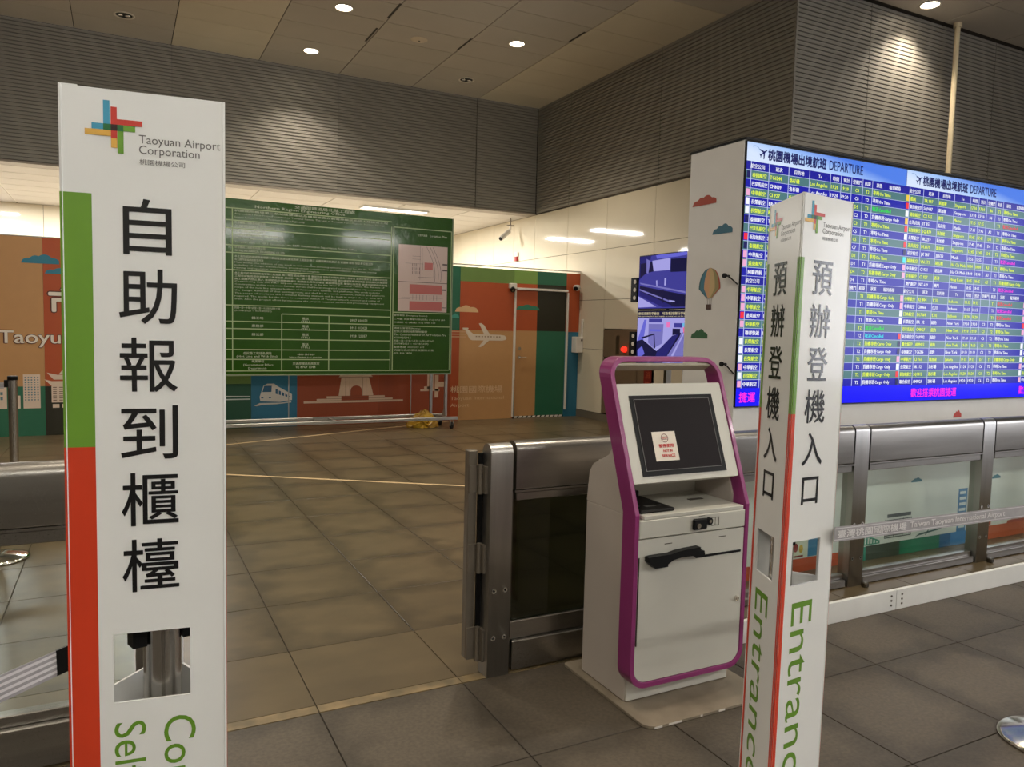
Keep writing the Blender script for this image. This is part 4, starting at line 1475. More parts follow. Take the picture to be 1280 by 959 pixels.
    for k in range(12):
        a0, a1 = PI * 0.1 + k * 0.16, PI * 0.1 + (k + 1) * 0.16
        poly(sw, [(x0 + 0.06 + 0.036 * math.cos(a0), 2.455 + 0.03 * math.sin(a0)), (x0 + 0.06 + 0.036 * math.cos(a1), 2.455 + 0.03 * math.sin(a1)),
                  (x0 + 0.06 + 0.031 * math.cos(a1), 2.455 + 0.026 * math.sin(a1)), (x0 + 0.06 + 0.031 * math.cos(a0), 2.455 + 0.026 * math.sin(a0))], DF(0.0203))
    sw.build('title_emblem', emit('led_pale_blue', (150, 180, 220), 0.9 * SCREEN), p)
    tk = MB()
    if si == 0:
        put(tk, '捷運', x0 + 0.022, 1.055, x0 + 0.145, 1.115, f3, bold=0.02)
    elif si == 1:
        put(tk, '歡迎搭乘桃園捷運', x0 + 0.165, 1.055, x0 + 0.64, 1.115, f3, bold=0.015)
    else:
        put(tk, '歡迎搭乘桃園捷運', x0 + 0.02, 1.055, x0 + 0.50, 1.115, f3, bold=0.015)
    tk.build('ticker_lettering', E_MAG, p)

# prints on the cabinet side (x = 3.08 face) and front
SF = lambda y, z: (DX - 0.0012, y - DY, z)
SF2 = lambda y, z: (DX - 0.0020, y - DY, z)
a = MB(); poly(a, cloud(3.665, 3.458, 2.197, 0.055, 1), SF); a.build('cloud_print', ink((168, 66, 42)), dc)
a = MB(); poly(a, cloud(3.480, 3.315, 2.015, 0.055, 1), SF); a.build('cloud_print', ink((52, 104, 124)), dc)
a = MB(); poly(a, cloud(3.632, 3.485, 1.412, 0.055, 1), SF); a.build('hill_print', ink((48, 98, 62)), dc)
# balloon with coloured gores
bc = [(46, 92, 100), (60, 116, 136), (206, 158, 116), (196, 170, 120), (150, 140, 92), (168, 70, 44)]
bm_ = MB()
cy, cz, R = 3.486, 1.735, 0.092
nst = 16


def hwid(t):  # half width of the balloon, t 0 top .. 1 neck
    a = t * 1.0
    return R * (math.sqrt(max(0, 1 - (1 - 2 * a * 0.72) ** 2)) if a < 0.72 else (0.9 - (a - 0.72) * 2.35))


for g in range(6):
    for k in range(nst):
        t0, t1 = k / nst, (k + 1) / nst
        w0, w1 = hwid(t0), max(0.01, hwid(t1))
        u0_, u1_ = -1 + g / 3, -1 + (g + 1) / 3
        z0_, z1_ = 1.826 - t0 * 0.178, 1.826 - t1 * 0.178
        s0, s1 = math.sin(u0_ * PI / 2), math.sin(u1_ * PI / 2)
        poly(bm_, [(cy - w0 * s0, z0_), (cy - w0 * s1, z0_), (cy - w1 * s1, z1_), (cy - w1 * s0, z1_)], SF, g)
bm_.build('balloon_print', [ink(c) for c in bc], dc)
a = MB()
for k in range(4):
    y = cy - 0.022 + k * 0.0147
    rect(a, y - 0.0012, 1.612, y + 0.0012, 1.650, SF2)
rect(a, cy - 0.022, 1.582, cy + 0.022, 1.612, SF2)
a.build('balloon_basket_print', ink((74, 46, 34)), dc)
for y, z_ in ((3.325, 1.77), (3.318, 1.27)):
    k_ = MB()
    k_.tube((DX - 0.001, y - DY, z_), (DX - 0.035, y - DY, z_), 0.006, n=8)
    k_.tube((DX - 0.030, y - DY, z_), (DX - 0.042, y - DY, z_), 0.014, n=12)
    k_.path([(DX - 0.02, y - DY, z_), (DX - 0.02, y - DY - 0.03, z_ - 0.012), (DX - 0.012, -0.005, z_ - 0.05)], 0.004, n=6)
    k_.build('cable_hook', BLACK, dc)
# front prints under the screens
PF = lambda x, z: (x, -0.0012, z)
PF2 = lambda x, z: (x, -0.0020, z)
for c, r_ in (((196, 84, 48), (3.09, 4.05, 0.0, 0.085)), ((52, 140, 120), (4.05, 4.27, 0, 0.092)), ((62, 72, 58), (4.27, 4.60, 0, 0.095)), ((30, 124, 92), (4.60, 5.02, 0, 0.095)), ((36, 100, 150), (5.02, 5.14, 0, 0.095)), ((60, 130, 190), (5.14, 5.34, 0, 0.095)),
              ((204, 96, 56), (5.34, 7.34, 0, 0.10))):
    a = MB()
    rect(a, r_[0], 0.001, r_[1], r_[3], PF)
    a.build('colour_band_print', ink(c), dc)
a = MB(); poly(a, cloud(5.08, 5.17, 0.905, 0.05, 1), PF); a.build('cloud_print', ink((190, 70, 60)), dc)
a = MB(); poly(a, cloud(4.68, 4.79, 0.482, 0.03, 1), PF); poly(a, cloud(5.57, 5.68, 0.445, 0.03, 1), PF); a.build('cloud_print', ink((52, 116, 134)), dc)
a = MB()
poly(a, [(4.20, 0.10), (4.20, 0.185), (4.26, 0.17), (4.40, 0.12), (4.40, 0.10)], PF)
a.build('bridge_print', ink((44, 140, 112)), dc)
a = MB()
for k in range(6):
    rect(a, 4.225 + k * 0.028, 0.108, 4.240 + k * 0.028, 0.165 - k * 0.009, PF2)
a.build('bridge_bars_print', ink((226, 226, 220)), dc)
a = MB()
for k in range(9):
    rect(a, 4.44, 0.125 + k * 0.0145, 4.71, 0.1315 + k * 0.0145, PF)
rect(a, 4.46, 0.262, 4.70, 0.285, PF)
for x in (4.44, 4.53, 4.62, 4.704):
    rect(a, x, 0.125, x + 0.006, 0.25, PF)
a.build('facade_print', ink((60, 66, 68)), dc)
a = MB()
poly(a, [(4.74, 0.10), (4.80, 0.125), (5.0, 0.14), (5.14, 0.165), (5.14, 0.158), (5.0, 0.13), (4.80, 0.112)], PF)
poly(a, [(4.86, 0.11), (4.94, 0.205), (4.945, 0.20), (4.87, 0.105)], PF)
a.build('track_print', ink((46, 88, 84)), dc)
a = MB()
poly(a, [(4.755 + 0.022 * math.cos(k * 0.5), 0.185 + 0.03 * math.sin(k * 0.5)) for k in range(12)], PF)
a.build('balloon_print', ink((150, 60, 40)), dc)
a = MB()
rect(a, 5.20, 0.095, 5.30, 0.40, PF)
a.build('tower_print', ink((58, 118, 168)), dc)
a = MB()
for k in range(7):
    rect(a, 5.215, 0.12 + k * 0.04, 5.285, 0.14 + k * 0.04, PF2)
a.build('tower_windows_print', ink((214, 222, 226)), dc)
a = MB()
for k in range(7):
    rect(a, 5.80 + k * 0.05, 0.10 + k * 0.022, 6.5, 0.12 + k * 0.022, PF)
rect(a, 5.52, 0.105, 5.60, 0.15, PF)
rect(a, 5.40, 0.105, 5.47, 0.18, PF)
a.build('terraces_print', ink((184, 78, 58)), dc)
# figures print seen through the cut-out of the right totem
a = MB(); rect(a, 3.60, 0.09, 3.735, 0.20, PF); a.build('picture_print', ink((226, 226, 206)), dc)
a = MB()
poly(a, [(3.635 + 0.02 * math.cos(k * 0.6), 0.155 + 0.028 * math.sin(k * 0.6)) for k in range(11)], PF2)
rect(a, 3.62, 0.095, 3.70, 0.105, PF2)
a.build('balloon_print', ink((150, 44, 36)), dc)
a = MB()
poly(a, [(3.68 + 0.018 * math.cos(k * 0.6), 0.145 + 0.026 * math.sin(k * 0.6)) for k in range(11)], PF2)
a.build('balloon_print', ink((214, 176, 60)), dc)
a = MB(); rect(a, 3.74, 0.09, 3.85, 0.22, PF); a.build('building_print', ink((60, 132, 176)), dc)

# ================================================================== BARRIERS
def screw(mb, x, y, z, r=0.011):
    mb.tube((x, y, z), (x, y - 0.003, z), r, n=12)
    mb.tube((x, y - 0.003, z), (x, y - 0.0035, z), r * 0.45, n=6, mi=1)


def post(t, x0, x1, zt, depth=0.085, curve=0.04):
    m = MB()
    prof = rrect(0.0, depth, 0.0, zt, (0, 0, curve, curve), 5)
    m.prism(prof, lambda a, b: (x0, a, b), lambda a, b: (x1, a, b), smooth=True)
    p = m.build('post', STEEL_V, t)
    sc = MB()
    for z in (0.167, 0.366):
        for x in (x0 + 0.024, x1 - 0.025):
            screw(sc, x, -0.0005, z)
    sc.build('screw', [CHROME, BLACK], p)
    return p


def bay(t, x0, x1, zt, zb_cap, zlip, zg, zrt, zrb, gmat, y0=0.0, depth=0.085):
    # cap panel with rounded top edges
    MB().prism(rrect(y0, y0 + depth, zb_cap, zt, (0.006, 0.006, 0.04, 0.04), 6), lambda a, b: (x0, a, b), lambda a, b: (x1, a, b), smooth=True).build('top_panel', STEEL_H, t)
    MB().box(x0 - 0.006, x1 + 0.006, y0 - 0.004, y0 + depth - 0.02, zb_cap - 0.010, zb_cap - 0.001).build('top_ledge', STEEL_H, t)
    MB().box(x0 + 0.004, x1 - 0.004, y0 + 0.002, y0 + depth - 0.02, zlip, zb_cap - 0.011, c=0.003).build('lower_lip', STEEL_H, t)
    MB().box(x0 - 0.01, x1 + 0.01, y0 + 0.040, y0 + 0.050, zrt - 0.01, zlip + 0.002).build('glass_pane', gmat, t)
    MB().box(x0, x1, y0 + 0.026, y0 + depth - 0.012, zrt, zg - 0.012, c=0.003).build('glazing_channel', STEEL_H, t)
    MB().box(x0 + 0.002, x1 - 0.002, y0 + 0.004, y0 + depth - 0.004, zrb, zrt, c=0.004).build('bottom_rail', STEEL_H, t)


g = thing('swing_gate', 'stainless gate with dark glass and hinges, standing behind the check-in kiosk', 'gate', (0, 2.75, 0))
post(g, 1.330, 1.430, 0.973)
MB().box(1.4305, 1.4445, 0.02, 0.07, 0.02, 0.93).build('shadow_gap', STEELD, g)
bay(g, 1.446, 2.46, 0.980, 0.780, 0.735, 0.225, 0.136, 0.010, GLASSD)
post(g, 2.475, 2.56, 0.973)
# hinged stub on its left side
lf = MB().box(1.268, 1.308, 0.085, 0.125, 0.06, 0.94, c=0.003).build('hinge_leaf_post', SATIN, g)
MB().box(1.3085, 1.3295, 0.072, 0.085, 0.05, 0.93).build('hinge_gap', BLACK, g)
for z0, z1 in ((0.762, 0.885), (0.43, 0.555), (0.055, 0.20)):
    hh = MB()
    hh.tube((1.312, 0.062, z0), (1.312, 0.062, z1), 0.011, n=12)
    hh.box(1.270, 1.306, 0.074, 0.084, z0 + 0.005, z1 - 0.005)
    hh.box(1.3175, 1.3295, 0.028, 0.070, z0 + 0.005, z1 - 0.005)
    hp = hh.build('hinge', SATIN, g)

g = thing('glass_barrier', 'stainless and clear glass barrier in front of the departure display', 'barrier', (0, 2.93, 0))
ZC = 0.940
for px_ in (2.66, 3.712, 4.913, 6.115):
    post(g, px_, px_ + 0.118, ZC, depth=0.075, curve=0.035)
for a_, b_ in ((2.79, 3.70), (3.842, 4.90), (5.043, 6.103), (6.245, 7.3)):
    bay(g, a_, b_, ZC, 0.722, 0.674, 0.085, 0.045, 0.004, GLASSC, depth=0.075)
MB().box(3.80, 3.835, -0.05, -0.015, 0.0, 0.03, c=0.006).build('floor_stop', STEELD, g)
MB().box(5.00, 5.035, -0.05, -0.015, 0.0, 0.03, c=0.006).build('floor_stop', STEELD, g)

g = thing('glass_barrier', 'stainless and clear glass barrier running off behind the left totem sign', 'barrier', (0, 2.75, 0))
bay(g, -1.35, 0.02, 0.992, 0.792, 0.740, 0.20, 0.150, 0.010, GLASSC)
post(g, 0.035, 0.13, 0.985)
post(g, -1.45, -1.36, 0.985)

# white kick board on the floor in front of the barrier
k = thing('kick_board', 'long low white board lying along the foot of the right-hand barrier', 'board', (0, 2.58, 0))
for n_, (a_, b_) in enumerate(((2.40, 3.655), (3.658, 6.2), (6.203, 8.0))):
    MB().box(a_, b_, 0, 0.022, 0.0, 0.108, c=0.002).build('board', mat('kick_white', (226, 226, 222), 0.4, var=0.03), k)
sc = MB()
for x in (3.615, 3.70):
    for z in (0.03, 0.055, 0.08):
        sc.tube((x, 0, z), (x, -0.003, z), 0.006, n=8)
sc.build('screw', STEELD, k)
o = MB().box(5.08, 5.30, 2.68, 2.80, 0.0, 0.008, c=0.002).build('floor_cover_plate', mat('plate_beige', (196, 188, 168), 0.5))
tag(o, 'small beige cover plate on the floor by the barrier post, right side', 'plate')

# ================================================================== CHECK-IN KIOSK
K = thing('check_in_kiosk', 'white self check-in kiosk in a magenta frame with a black screen', 'kiosk', (1.975, 2.30, 0))
kx, ky = 1.975, 2.30


def kl(x, y, z):
    return (x - kx, y - ky, z)


YF, ZK, SL = 2.262, 0.762, 0.377      # front plane, knee height, slope of the head
LH = math.hypot(SL, 1)


def prof(s):
    """point on the front profile, s measured in z up to the knee, then along the slope"""
    if s <= ZK:
        return YF, s
    d_ = s - ZK
    return YF + d_ * SL / LH, ZK + d_ / LH


# magenta frame: rounded loop swept along the bent front
XL, XR, SB, STP = 1.692, 2.258, 0.088, ZK + 0.622
out = rrect(XL, XR, SB, STP, (0.075, 0.075, 0.085, 0.085), 8)
inn = rrect(XL + 0.020, XR - 0.020, SB + 0.022, STP - 0.020, (0.058, 0.058, 0.066, 0.066), 8)
# add knee points on the long sides (outline order: bl arc, br arc, tr arc, tl arc)
n1 = 9


def with_knee(p):
    q = p[:18] + [(p[17][0], ZK)] + p[18:] + [(p[0][0], ZK)]
    return q


out, inn = with_knee(out), with_knee(inn)
FD = 0.082
fr = MB()
N = len(out)
ring = []
for pts, dd in ((out, 0.0), (inn, 0.0), (inn, FD), (out, FD)):
    ring.append([kl(x, prof(s)[0] + dd, prof(s)[1]) for x, s in pts])
vs = sum(ring, [])
fs = []
for r_ in range(4):
    a0, b0 = r_ * N, ((r_ + 1) % 4) * N
    for i in range(N):
        j = (i + 1) % N
        fs.append((a0 + i, a0 + j, b0 + j, b0 + i))
fr.add(vs, fs)
fro = fr.build('frame', PURPLE, K)
bv = fro.modifiers.new('bevel', 'BEVEL')
bv.width = 0.003
bv.segments = 2
bv.limit_method = 'ANGLE'
bv.angle_limit = math.radians(50)
# lower body (behind the frame)
MB().box(*[v - kx for v in (1.722, 2.242)], 2.335 - ky, 2.64 - ky, 0.012, 0.74, c=0.003).build('lower_body', KSIDE, K)
MB().box(*[v - kx for v in (1.726, 2.238)], 2.326 - ky, 2.334 - ky, 0.014, 0.125, c=0.002).build('plinth', KWHITE, K)
side = [(2.335, 0.741), (2.64, 0.741), (2.625, 0.865), (2.60, 0.90), (2.49, 0.955), (2.46, 1.0), (2.415, 1.0), (2.335, 0.79)]
for x0_, x1_ in ((1.722, 1.734), (2.230, 2.242)):
    MB().prism(side, lambda a, b: kl(x0_, a, b), lambda a, b: kl(x1_, a, b)).build('side_cheek', KSIDE, K)
MB().prism([(2.64, 0.741), (2.625, 0.865), (2.60, 0.90), (2.49, 0.955), (2.46, 1.0), (2.45, 0.995), (2.482, 0.945), (2.59, 0.89), (2.612, 0.86), (2.628, 0.741)],
           lambda a, b: kl(1.735, a, b), lambda a, b: kl(2.229, a, b)).build('rear_cover', KSIDE, K)
# tray
MB().box(*[v - kx for v in (1.735, 2.229)], 2.265 - ky, 2.62 - ky, 0.741, 0.757, c=0.002).build('tray', KWHITE, K)
wallb = MB().box(*[v - kx for v in (1.735, 2.229)], 2.56 - ky, 2.58 - ky, 0.758, 0.92).build('tray_back', KWHITE, K)
MB().box(*[v - kx for v in (2.08, 2.15)], 2.415 - ky, 2.435 - ky, 0.7575, 0.7595).build('tray_slot', STEELD, K)
# fascia with the little camera
MB().box(*[v - kx for v in (1.713, 2.237)], 2.262 - ky, 2.34 - ky, 0.671, 0.7405, c=0.003).build('fascia', KWHITE, K)
cm = MB().box(*[v - kx for v in (1.962, 2.030)], 2.248 - ky, 2.2615 - ky, 0.684, 0.727, c=0.004).build('card_reader', BLACK, K)
cm2 = MB()
cm2.tube(kl(2.043, 2.2615, 0.712), kl(2.043, 2.250, 0.712), 0.015, n=16)
cm2.tube(kl(1.985, 2.248, 0.700), kl(1.985, 2.245, 0.700), 0.010, n=12, mi=1)
cm2.tube(kl(2.043, 2.2499, 0.712), kl(2.043, 2.247, 0.712), 0.007, n=12, mi=1)
cm2.build('reader_lens', [BLACK, CHROME], K)
b = MB()
for (x0_, z0_, x1_, z1_) in ((2.060, 0.690, 2.098, 0.692), (2.060, 0.722, 2.098, 0.724), (2.060, 0.690, 2.0615, 0.724), (2.0965, 0.690, 2.098, 0.724), (2.078, 0.690, 2.0795, 0.724)):
    b.box(x0_ - kx, x1_ - kx, 2.2605 - ky, 2.2615 - ky, z0_, z1_)
for (x, z_) in ((1.995, 0.7335), ):
    b.box(x - kx, x + 0.03 - kx, 2.2605 - ky, 2.2615 - ky, z_, z_ + 0.002)
b.build('printed_marks', STEELD, K)
# door
dpoly = [(x, z) for x, z in rrect(1.7135, 2.2365, 0.1125, 0.6665, (0.056, 0.056, 0.003, 0.003), 8)]
dk = MB().prism(dpoly, lambda a, b: kl(a, 2.266, b), lambda a, b: kl(a, 2.334, b)).build('door', KWHITE, K)
MB().box(*[v - kx for v in (1.7145, 1.7185)], 2.262 - ky, 2.2655 - ky, 0.26, 0.60).build('hinge_line', STEELD, dk)
lk = MB()
lk.tube(kl(2.209, 2.2655, 0.378), kl(2.209, 2.255, 0.378), 0.010, n=14)
lk.tube(kl(2.209, 2.255, 0.378), kl(2.209, 2.252, 0.378), 0.006, n=10)
lk.build('lock', CHROME, dk)
MB().box(*[v - kx for v in (1.99, 2.222)], 2.263 - ky, 2.2655 - ky, 0.568, 0.577).build('paper_slot', BLACK, dk)
hd = MB()
hp = [(1.744, 0.604), (1.76, 0.606), (1.85, 0.607), (1.88, 0.613), (1.93, 0.617), (1.99, 0.619), (1.992, 0.606), (2.010, 0.603), (2.014, 0.586), (1.975, 0.578),
      (1.955, 0.588), (1.90, 0.589), (1.86, 0.583), (1.835, 0.570), (1.835, 0.560), (1.775, 0.560), (1.745, 0.585)]
hd.prism(hp, lambda a, b: kl(a, 2.238, b), lambda a, b: kl(a, 2.2655, b))
hd.build('printer_mouth', BLACK, dk)
b = MB()
for x in (1.835, 2.105):
    b.box(x - kx, x + 0.036 - kx, 2.2645 - ky, 2.2655 - ky, 0.6395, 0.6425)
b.build('printed_marks', STEELD, dk)


# head: bezel plate, display and notice on the sloped plane
def hp3(x, s, off):
    """x, distance s along the slope from the knee, offset outward (towards the user)"""
    y = YF + s * SL / LH
    z = ZK + s / LH
    return kl(x, y - off / LH, z + off * SL / LH)


def head_box(name, x0, x1, s0, s1, o0, o1, m, parent, r=0.0):
    pts = rrect(x0, x1, s0, s1, r, 4) if r else [(x0, s0), (x1, s0), (x1, s1), (x0, s1)]
    return MB().prism(pts, lambda a, b: hp3(a, b, o0), lambda a, b: hp3(a, b, o1)).build(name, m, parent)


hbz = head_box('screen_bezel', 1.7135, 2.2365, 0.118, 0.512, -0.055, -0.006, KWHITE, K, 0.006)
hs = head_box('screen_border', 1.762, 2.178, 0.143, 0.463, -0.0055, -0.003, BLACK, hbz)
head_box('screen_glass', 1.782, 2.156, 0.164, 0.446, -0.0028, -0.0015, mat('dark_screen_glass', (34, 29, 31), 0.35, spec=0.06), hbz)
b = MB()
for a_ in ((1.781, 2.157, 0.1625, 0.164), (1.781, 2.157, 0.446, 0.4475), (1.7805, 1.782, 0.164, 0.446), (2.156, 2.1575, 0.164, 0.446)):
    b.prism([(a_[0], a_[2]), (a_[1], a_[2]), (a_[1], a_[3]), (a_[0], a_[3])], lambda u, v: hp3(u, v, -0.0028), lambda u, v: hp3(u, v, -0.001))
b.build('screen_edge', mat('edge_grey', (120, 118, 116), 0.4), hbz)
head_box('handle_bar_lining', 1.72, 2.23, 0.590, 0.600, -0.08, -0.01, mat('lining_beige', (176, 166, 148), 0.5), K)
# passport reader on the tray
pr_ = MB()
pr_.box(1.737 - kx, 1.905 - kx, 2.292 - ky, 2.52 - ky, 0.7575, 0.770, c=0.006)
pr_.box(1.737 - kx, 1.87 - kx, 2.48 - ky, 2.54 - ky, 0.770, 0.800, c=0.004)
pr_.box(1.737 - kx, 1.765 - kx, 2.33 - ky, 2.47 - ky, 0.7705, 0.782, c=0.003)
pr = pr_.build('passport_reader', BLACK, K)
b = MB()
b.box(1.80 - kx, 1.85 - kx, 2.34 - ky, 2.362 - ky, 0.7702, 0.7706)
b.box(1.86 - kx, 1.88 - kx, 2.345 - ky, 2.355 - ky, 0.7702, 0.7706)
b.build('reader_mark', GREYINK, pr)
# base plate
bp_ = MB().prism([(x, y) for x, y in rrect(1.685, 2.30, 2.132, 2.73, (0.05, 0.05, 0.02, 0.02), 6)], lambda a, b: kl(a, b, 0.0015), lambda a, b: kl(a, b, 0.011))
bpo = bp_.build('base_plate', KPLATE, K)
b = MB()
for a0, a1 in ((1.715, 1.75), (1.78, 1.84), (1.93, 1.94), (2.02, 2.05)):
    b.box(a0 - kx, a1 - kx, 2.1305 - ky, 2.132 - ky, 0.003, 0.010)
b.build('worn_edge', PRWHITE, bpo)

# notice stuck to the screen
nt_ = thing('paper_notice', 'small white out-of-service notice stuck on the dark kiosk screen', 'notice', (kx, ky, 0))
xa, xb, sa_, sb_ = 1.835, 1.948, 0.198, 0.314
MB().prism([(xa, sa_), (xb, sa_), (xb, sb_), (xa, sb_)], lambda a, b: hp3(a, b, -0.0008), lambda a, b: hp3(a, b, -0.0002)).build('paper', mat('notice_paper', (232, 222, 208), 0.6, var=0.02), nt_)
b = MB()
Q = lambda u, v: hp3(u, v, 0.0004)
put(b, '暫停使用', 1.858, 0.250, 1.930, 0.265, Q, bold=0.03)
put(b, 'NOT IN', 1.876, 0.232, 1.920, 0.242, Q, bold=0.03)
put(b, 'SERVICE', 1.866, 0.212, 1.930, 0.224, Q, bold=0.03)
put(b, 'STOP', 1.880, 0.2845, 1.906, 0.2905, Q, bold=0.02)
b.build('lettering', ink((206, 52, 48)), nt_)
b = MB()
for k_ in range(28):
    a0, a1 = 2 * PI * k_ / 28, 2 * PI * (k_ + 1) / 28
    c0, c1, q0, q1 = math.cos(a0), math.cos(a1), math.sin(a0), math.sin(a1)
    poly(b, [(1.893 + 0.0175 * c0, 0.2875 + 0.0175 * q0), (1.893 + 0.0175 * c1, 0.2875 + 0.0175 * q1), (1.893 + 0.015 * c1, 0.2875 + 0.015 * q1), (1.893 + 0.015 * c0, 0.2875 + 0.015 * q0)], Q)
for zz in (0.2825, 0.2925):
    rect(b, 1.879, zz - 0.0008, 1.907, zz + 0.0008, Q)
b.build('emblem', ink((120, 60, 60)), nt_)

# ================================================================== TOTEM SIGNS
def totem(name, label, origin, ang, lean, faces, cham, hz, wrap=(1,)):
    """three-sided sleeve; origin = world xy of the left edge of the first face at the floor, ang = heading of that face"""
    t = thing(name, label, 'sign', (origin[0], origin[1], 0))
    t.rotation_euler = (lean[0], lean[1], 0)
    S_ = 0.21
    HT = 1.80
    A = Vector((0, 0))
    d0 = Vector((math.cos(ang), math.sin(ang)))
    B = A + d0 * S_
    d1 = Vector((math.cos(ang + 2 * PI / 3), math.sin(ang + 2 * PI / 3)))
    C = B + d1 * S_
    corners = [A, B, C]
    vs, fs = [], []
    th = 0.004
    us = [0, 0.038, 0.153, S_]
    zsl = [0.03, hz[0], hz[1], HT]
    sh = MB()
    for k in range(3):
        P, Q_ = corners[k], corners[(k + 1) % 3]
        if cham and k == 2:
            # third face stops at the folded edge strip left of the first face
            Q_ = Vector(cham)
        L_ = (Q_ - P).length
        dd = (Q_ - P).normalized()
        nn = Vector((dd.y, -dd.x))   # outward
        cols = [0, 0.038, 0.153, L_]
        for face_off in (0.0, -th):
            v0 = []
            for zv in zsl:
                for uu in cols:
                    p = P + dd * uu + nn * face_off
                    v0.append((p.x, p.y, zv))
            f0 = []
            for r in range(3):
                for c in range(3):
                    if r == 1 and c == 1 and faces[k] is not None:
                        continue
                    a = r * 4 + c
                    f0.append((a, a + 1, a + 5, a + 4))
            sh.add(v0, f0)
        # cut-out edges
        if faces[k] is not None:
            q = []
            for (uu, zv) in ((0.038, hz[0]), (0.153, hz[0]), (0.153, hz[1]), (0.038, hz[1])):
                p = P + dd * uu
                p2 = p - nn * th
                q.append((p.x, p.y, zv))
                q.append((p2.x, p2.y, zv))
            sh.add(q, [(0, 1, 3, 2), (2, 3, 5, 4), (4, 5, 7, 6), (6, 7, 1, 0)])
    if cham:
        Cx = Vector(cham)
        sh.add([(A.x, A.y, 0.03), (Cx.x, Cx.y, 0.03), (Cx.x, Cx.y, HT + 0.002), (A.x, A.y, HT + 0.002)], [(0, 1, 2, 3)])
    # top rim
    sh.build('sleeve', BOARDW, t)
    # prints
    for k in range(3):
        if faces[k] is None:
            continue
        P, Q_ = corners[k], corners[(k + 1) % 3]
        dd = (Q_ - P).normalized()
        nn = Vector((dd.y, -dd.x))

        def fn(off):
            def g_(u, v):
                p = P + dd * u + nn * off
                return (p.x, p.y, v)
            return g_
        f = fn(0.0006)
        g1 = MB(); rect(g1, -0.0003, 1.245, 0.017, 1.64, f); gb = g1
        g2 = MB(); rect(g2, -0.0003, 0.03, 0.017, 1.245, f); rb_ = g2
        if cham and k == 0:
            Cx = Vector(cham)
            ds_ = (Cx - A).normalized()
            ns = Vector((-ds_.y, ds_.x))
            if ns.dot(nn) < 0:
                ns = -ns
            a_ = A + ns * 0.0006
            c_ = Cx + ns * 0.0006 + ds_ * 0.0004
            g1.add([(a_.x, a_.y, 1.245), (c_.x, c_.y, 1.245), (c_.x, c_.y, 1.64), (a_.x, a_.y, 1.64)], [(0, 1, 2, 3)])
            g2.add([(a_.x, a_.y, 0.03), (c_.x, c_.y, 0.03), (c_.x, c_.y, 1.245), (a_.x, a_.y, 1.245)], [(0, 1, 2, 3)])
        elif k in wrap:
            # the stripe wraps a little round the fold onto the neighbouring face
            kp = (k + 2) % 3
            dp = (P - corners[kp]).normalized()
            np_ = Vector((dp.y, -dp.x))
            e0 = P - dp * 0.014 + np_ * 0.001
            e1 = P + dp * 0.0006 + np_ * 0.001
            g1.add([(e0.x, e0.y, 1.245), (e1.x, e1.y, 1.245), (e1.x, e1.y, 1.64), (e0.x, e0.y, 1.64)], [(0, 1, 2, 3)])
            g2.add([(e0.x, e0.y, 0.03), (e1.x, e1.y, 0.03), (e1.x, e1.y, 1.245), (e0.x, e0.y, 1.245)], [(0, 1, 2, 3)])
        gb.build('green_stripe', BGREEN, t)
        rb_.build('red_stripe', BRED, t)
        # emblem: crossing bars
        em_ = MB()
        for mi_, (u0, v0, u1, v1), o_ in ((0, (0.0345, 1.738, 0.0435, 1.783), 0.0008), (0, (0.0185, 1.7385, 0.0435, 1.7475), 0.0009), (1, (0.045, 1.7265, 0.0535, 1.774), 0.0010),
                                         (1, (0.045, 1.7475, 0.089, 1.7560), 0.0011), (2, (0.009, 1.7290, 0.045, 1.7380), 0.0012), (2, (0.045, 1.712, 0.0535, 1.7380), 0.0009),
                                         (3, (0.054, 1.704, 0.0625, 1.7475), 0.0012), (3, (0.0435, 1.7385, 0.079, 1.7470), 0.0009), (4, (0.045, 1.738, 0.054, 1.7475), 0.0014),
                                         (5, (0.0345, 1.738, 0.045, 1.7475), 0.0013), (5, (0.054, 1.738, 0.0625, 1.7475), 0.0013)):
            rect(em_, u0, v0, u1, v1, fn(o_), mi_)
        em_.build('emblem', [ink((70, 158, 190), 0.3), ink((204, 62, 50), 0.3), ink((226, 176, 80), 0.3), ink((110, 160, 52), 0.3), ink((50, 30, 28), 0.3), ink((36, 110, 60), 0.3)], t)
        lt = MB()
        put(lt, 'Taoyuan Airport', 0.084, 1.7185, 0.203, 1.7355, f)
        put(lt, 'Corporation', 0.084, 1.7025, 0.172, 1.7195, f)
        put(lt, '桃園機場公司', 0.0845, 1.6900, 0.150, 1.6985, f)
        lt.build('small_lettering', GREYINK, t)
        for n_, ch in enumerate(faces[k][0]):
            bl = MB()
            zc = 1.5935 - n_ * 0.1090 - (0.001 if hz[0] < 0.8 else 0) * n_
            hw, hh = 0.042, 0.0435
            if ch == '口':
                hw, hh = 0.034, 0.036
            if ch == '自':
                hw = 0.035
            put(bl, ch, 0.095 - hw, zc - hh, 0.095 + hw, zc + hh, f, bold=0.006, res=4)
            bl.build('character', INK, t)
        if not faces[k][1]:
            continue
        gr = MB()
        for s_, u0, u1, z_top, z_bot in faces[k][1]:
            # text turned clockwise: reading runs downwards, letter tops point right
            vv, ff, a0, a1, c0, c1 = glyphs(s_, 0.0, 4)
            sy = (u1 - u0) / (c1 - c0)
            sx = sy if z_bot is None else (z_top - z_bot) / (a1 - a0)
            gr.add([f(u0 + (y - c0) * sy, z_top - (x - a0) * sx) for x, y in vv], ff)
        gr.build('green_lettering', ink((104, 150, 44), 0.3), t)
    return t


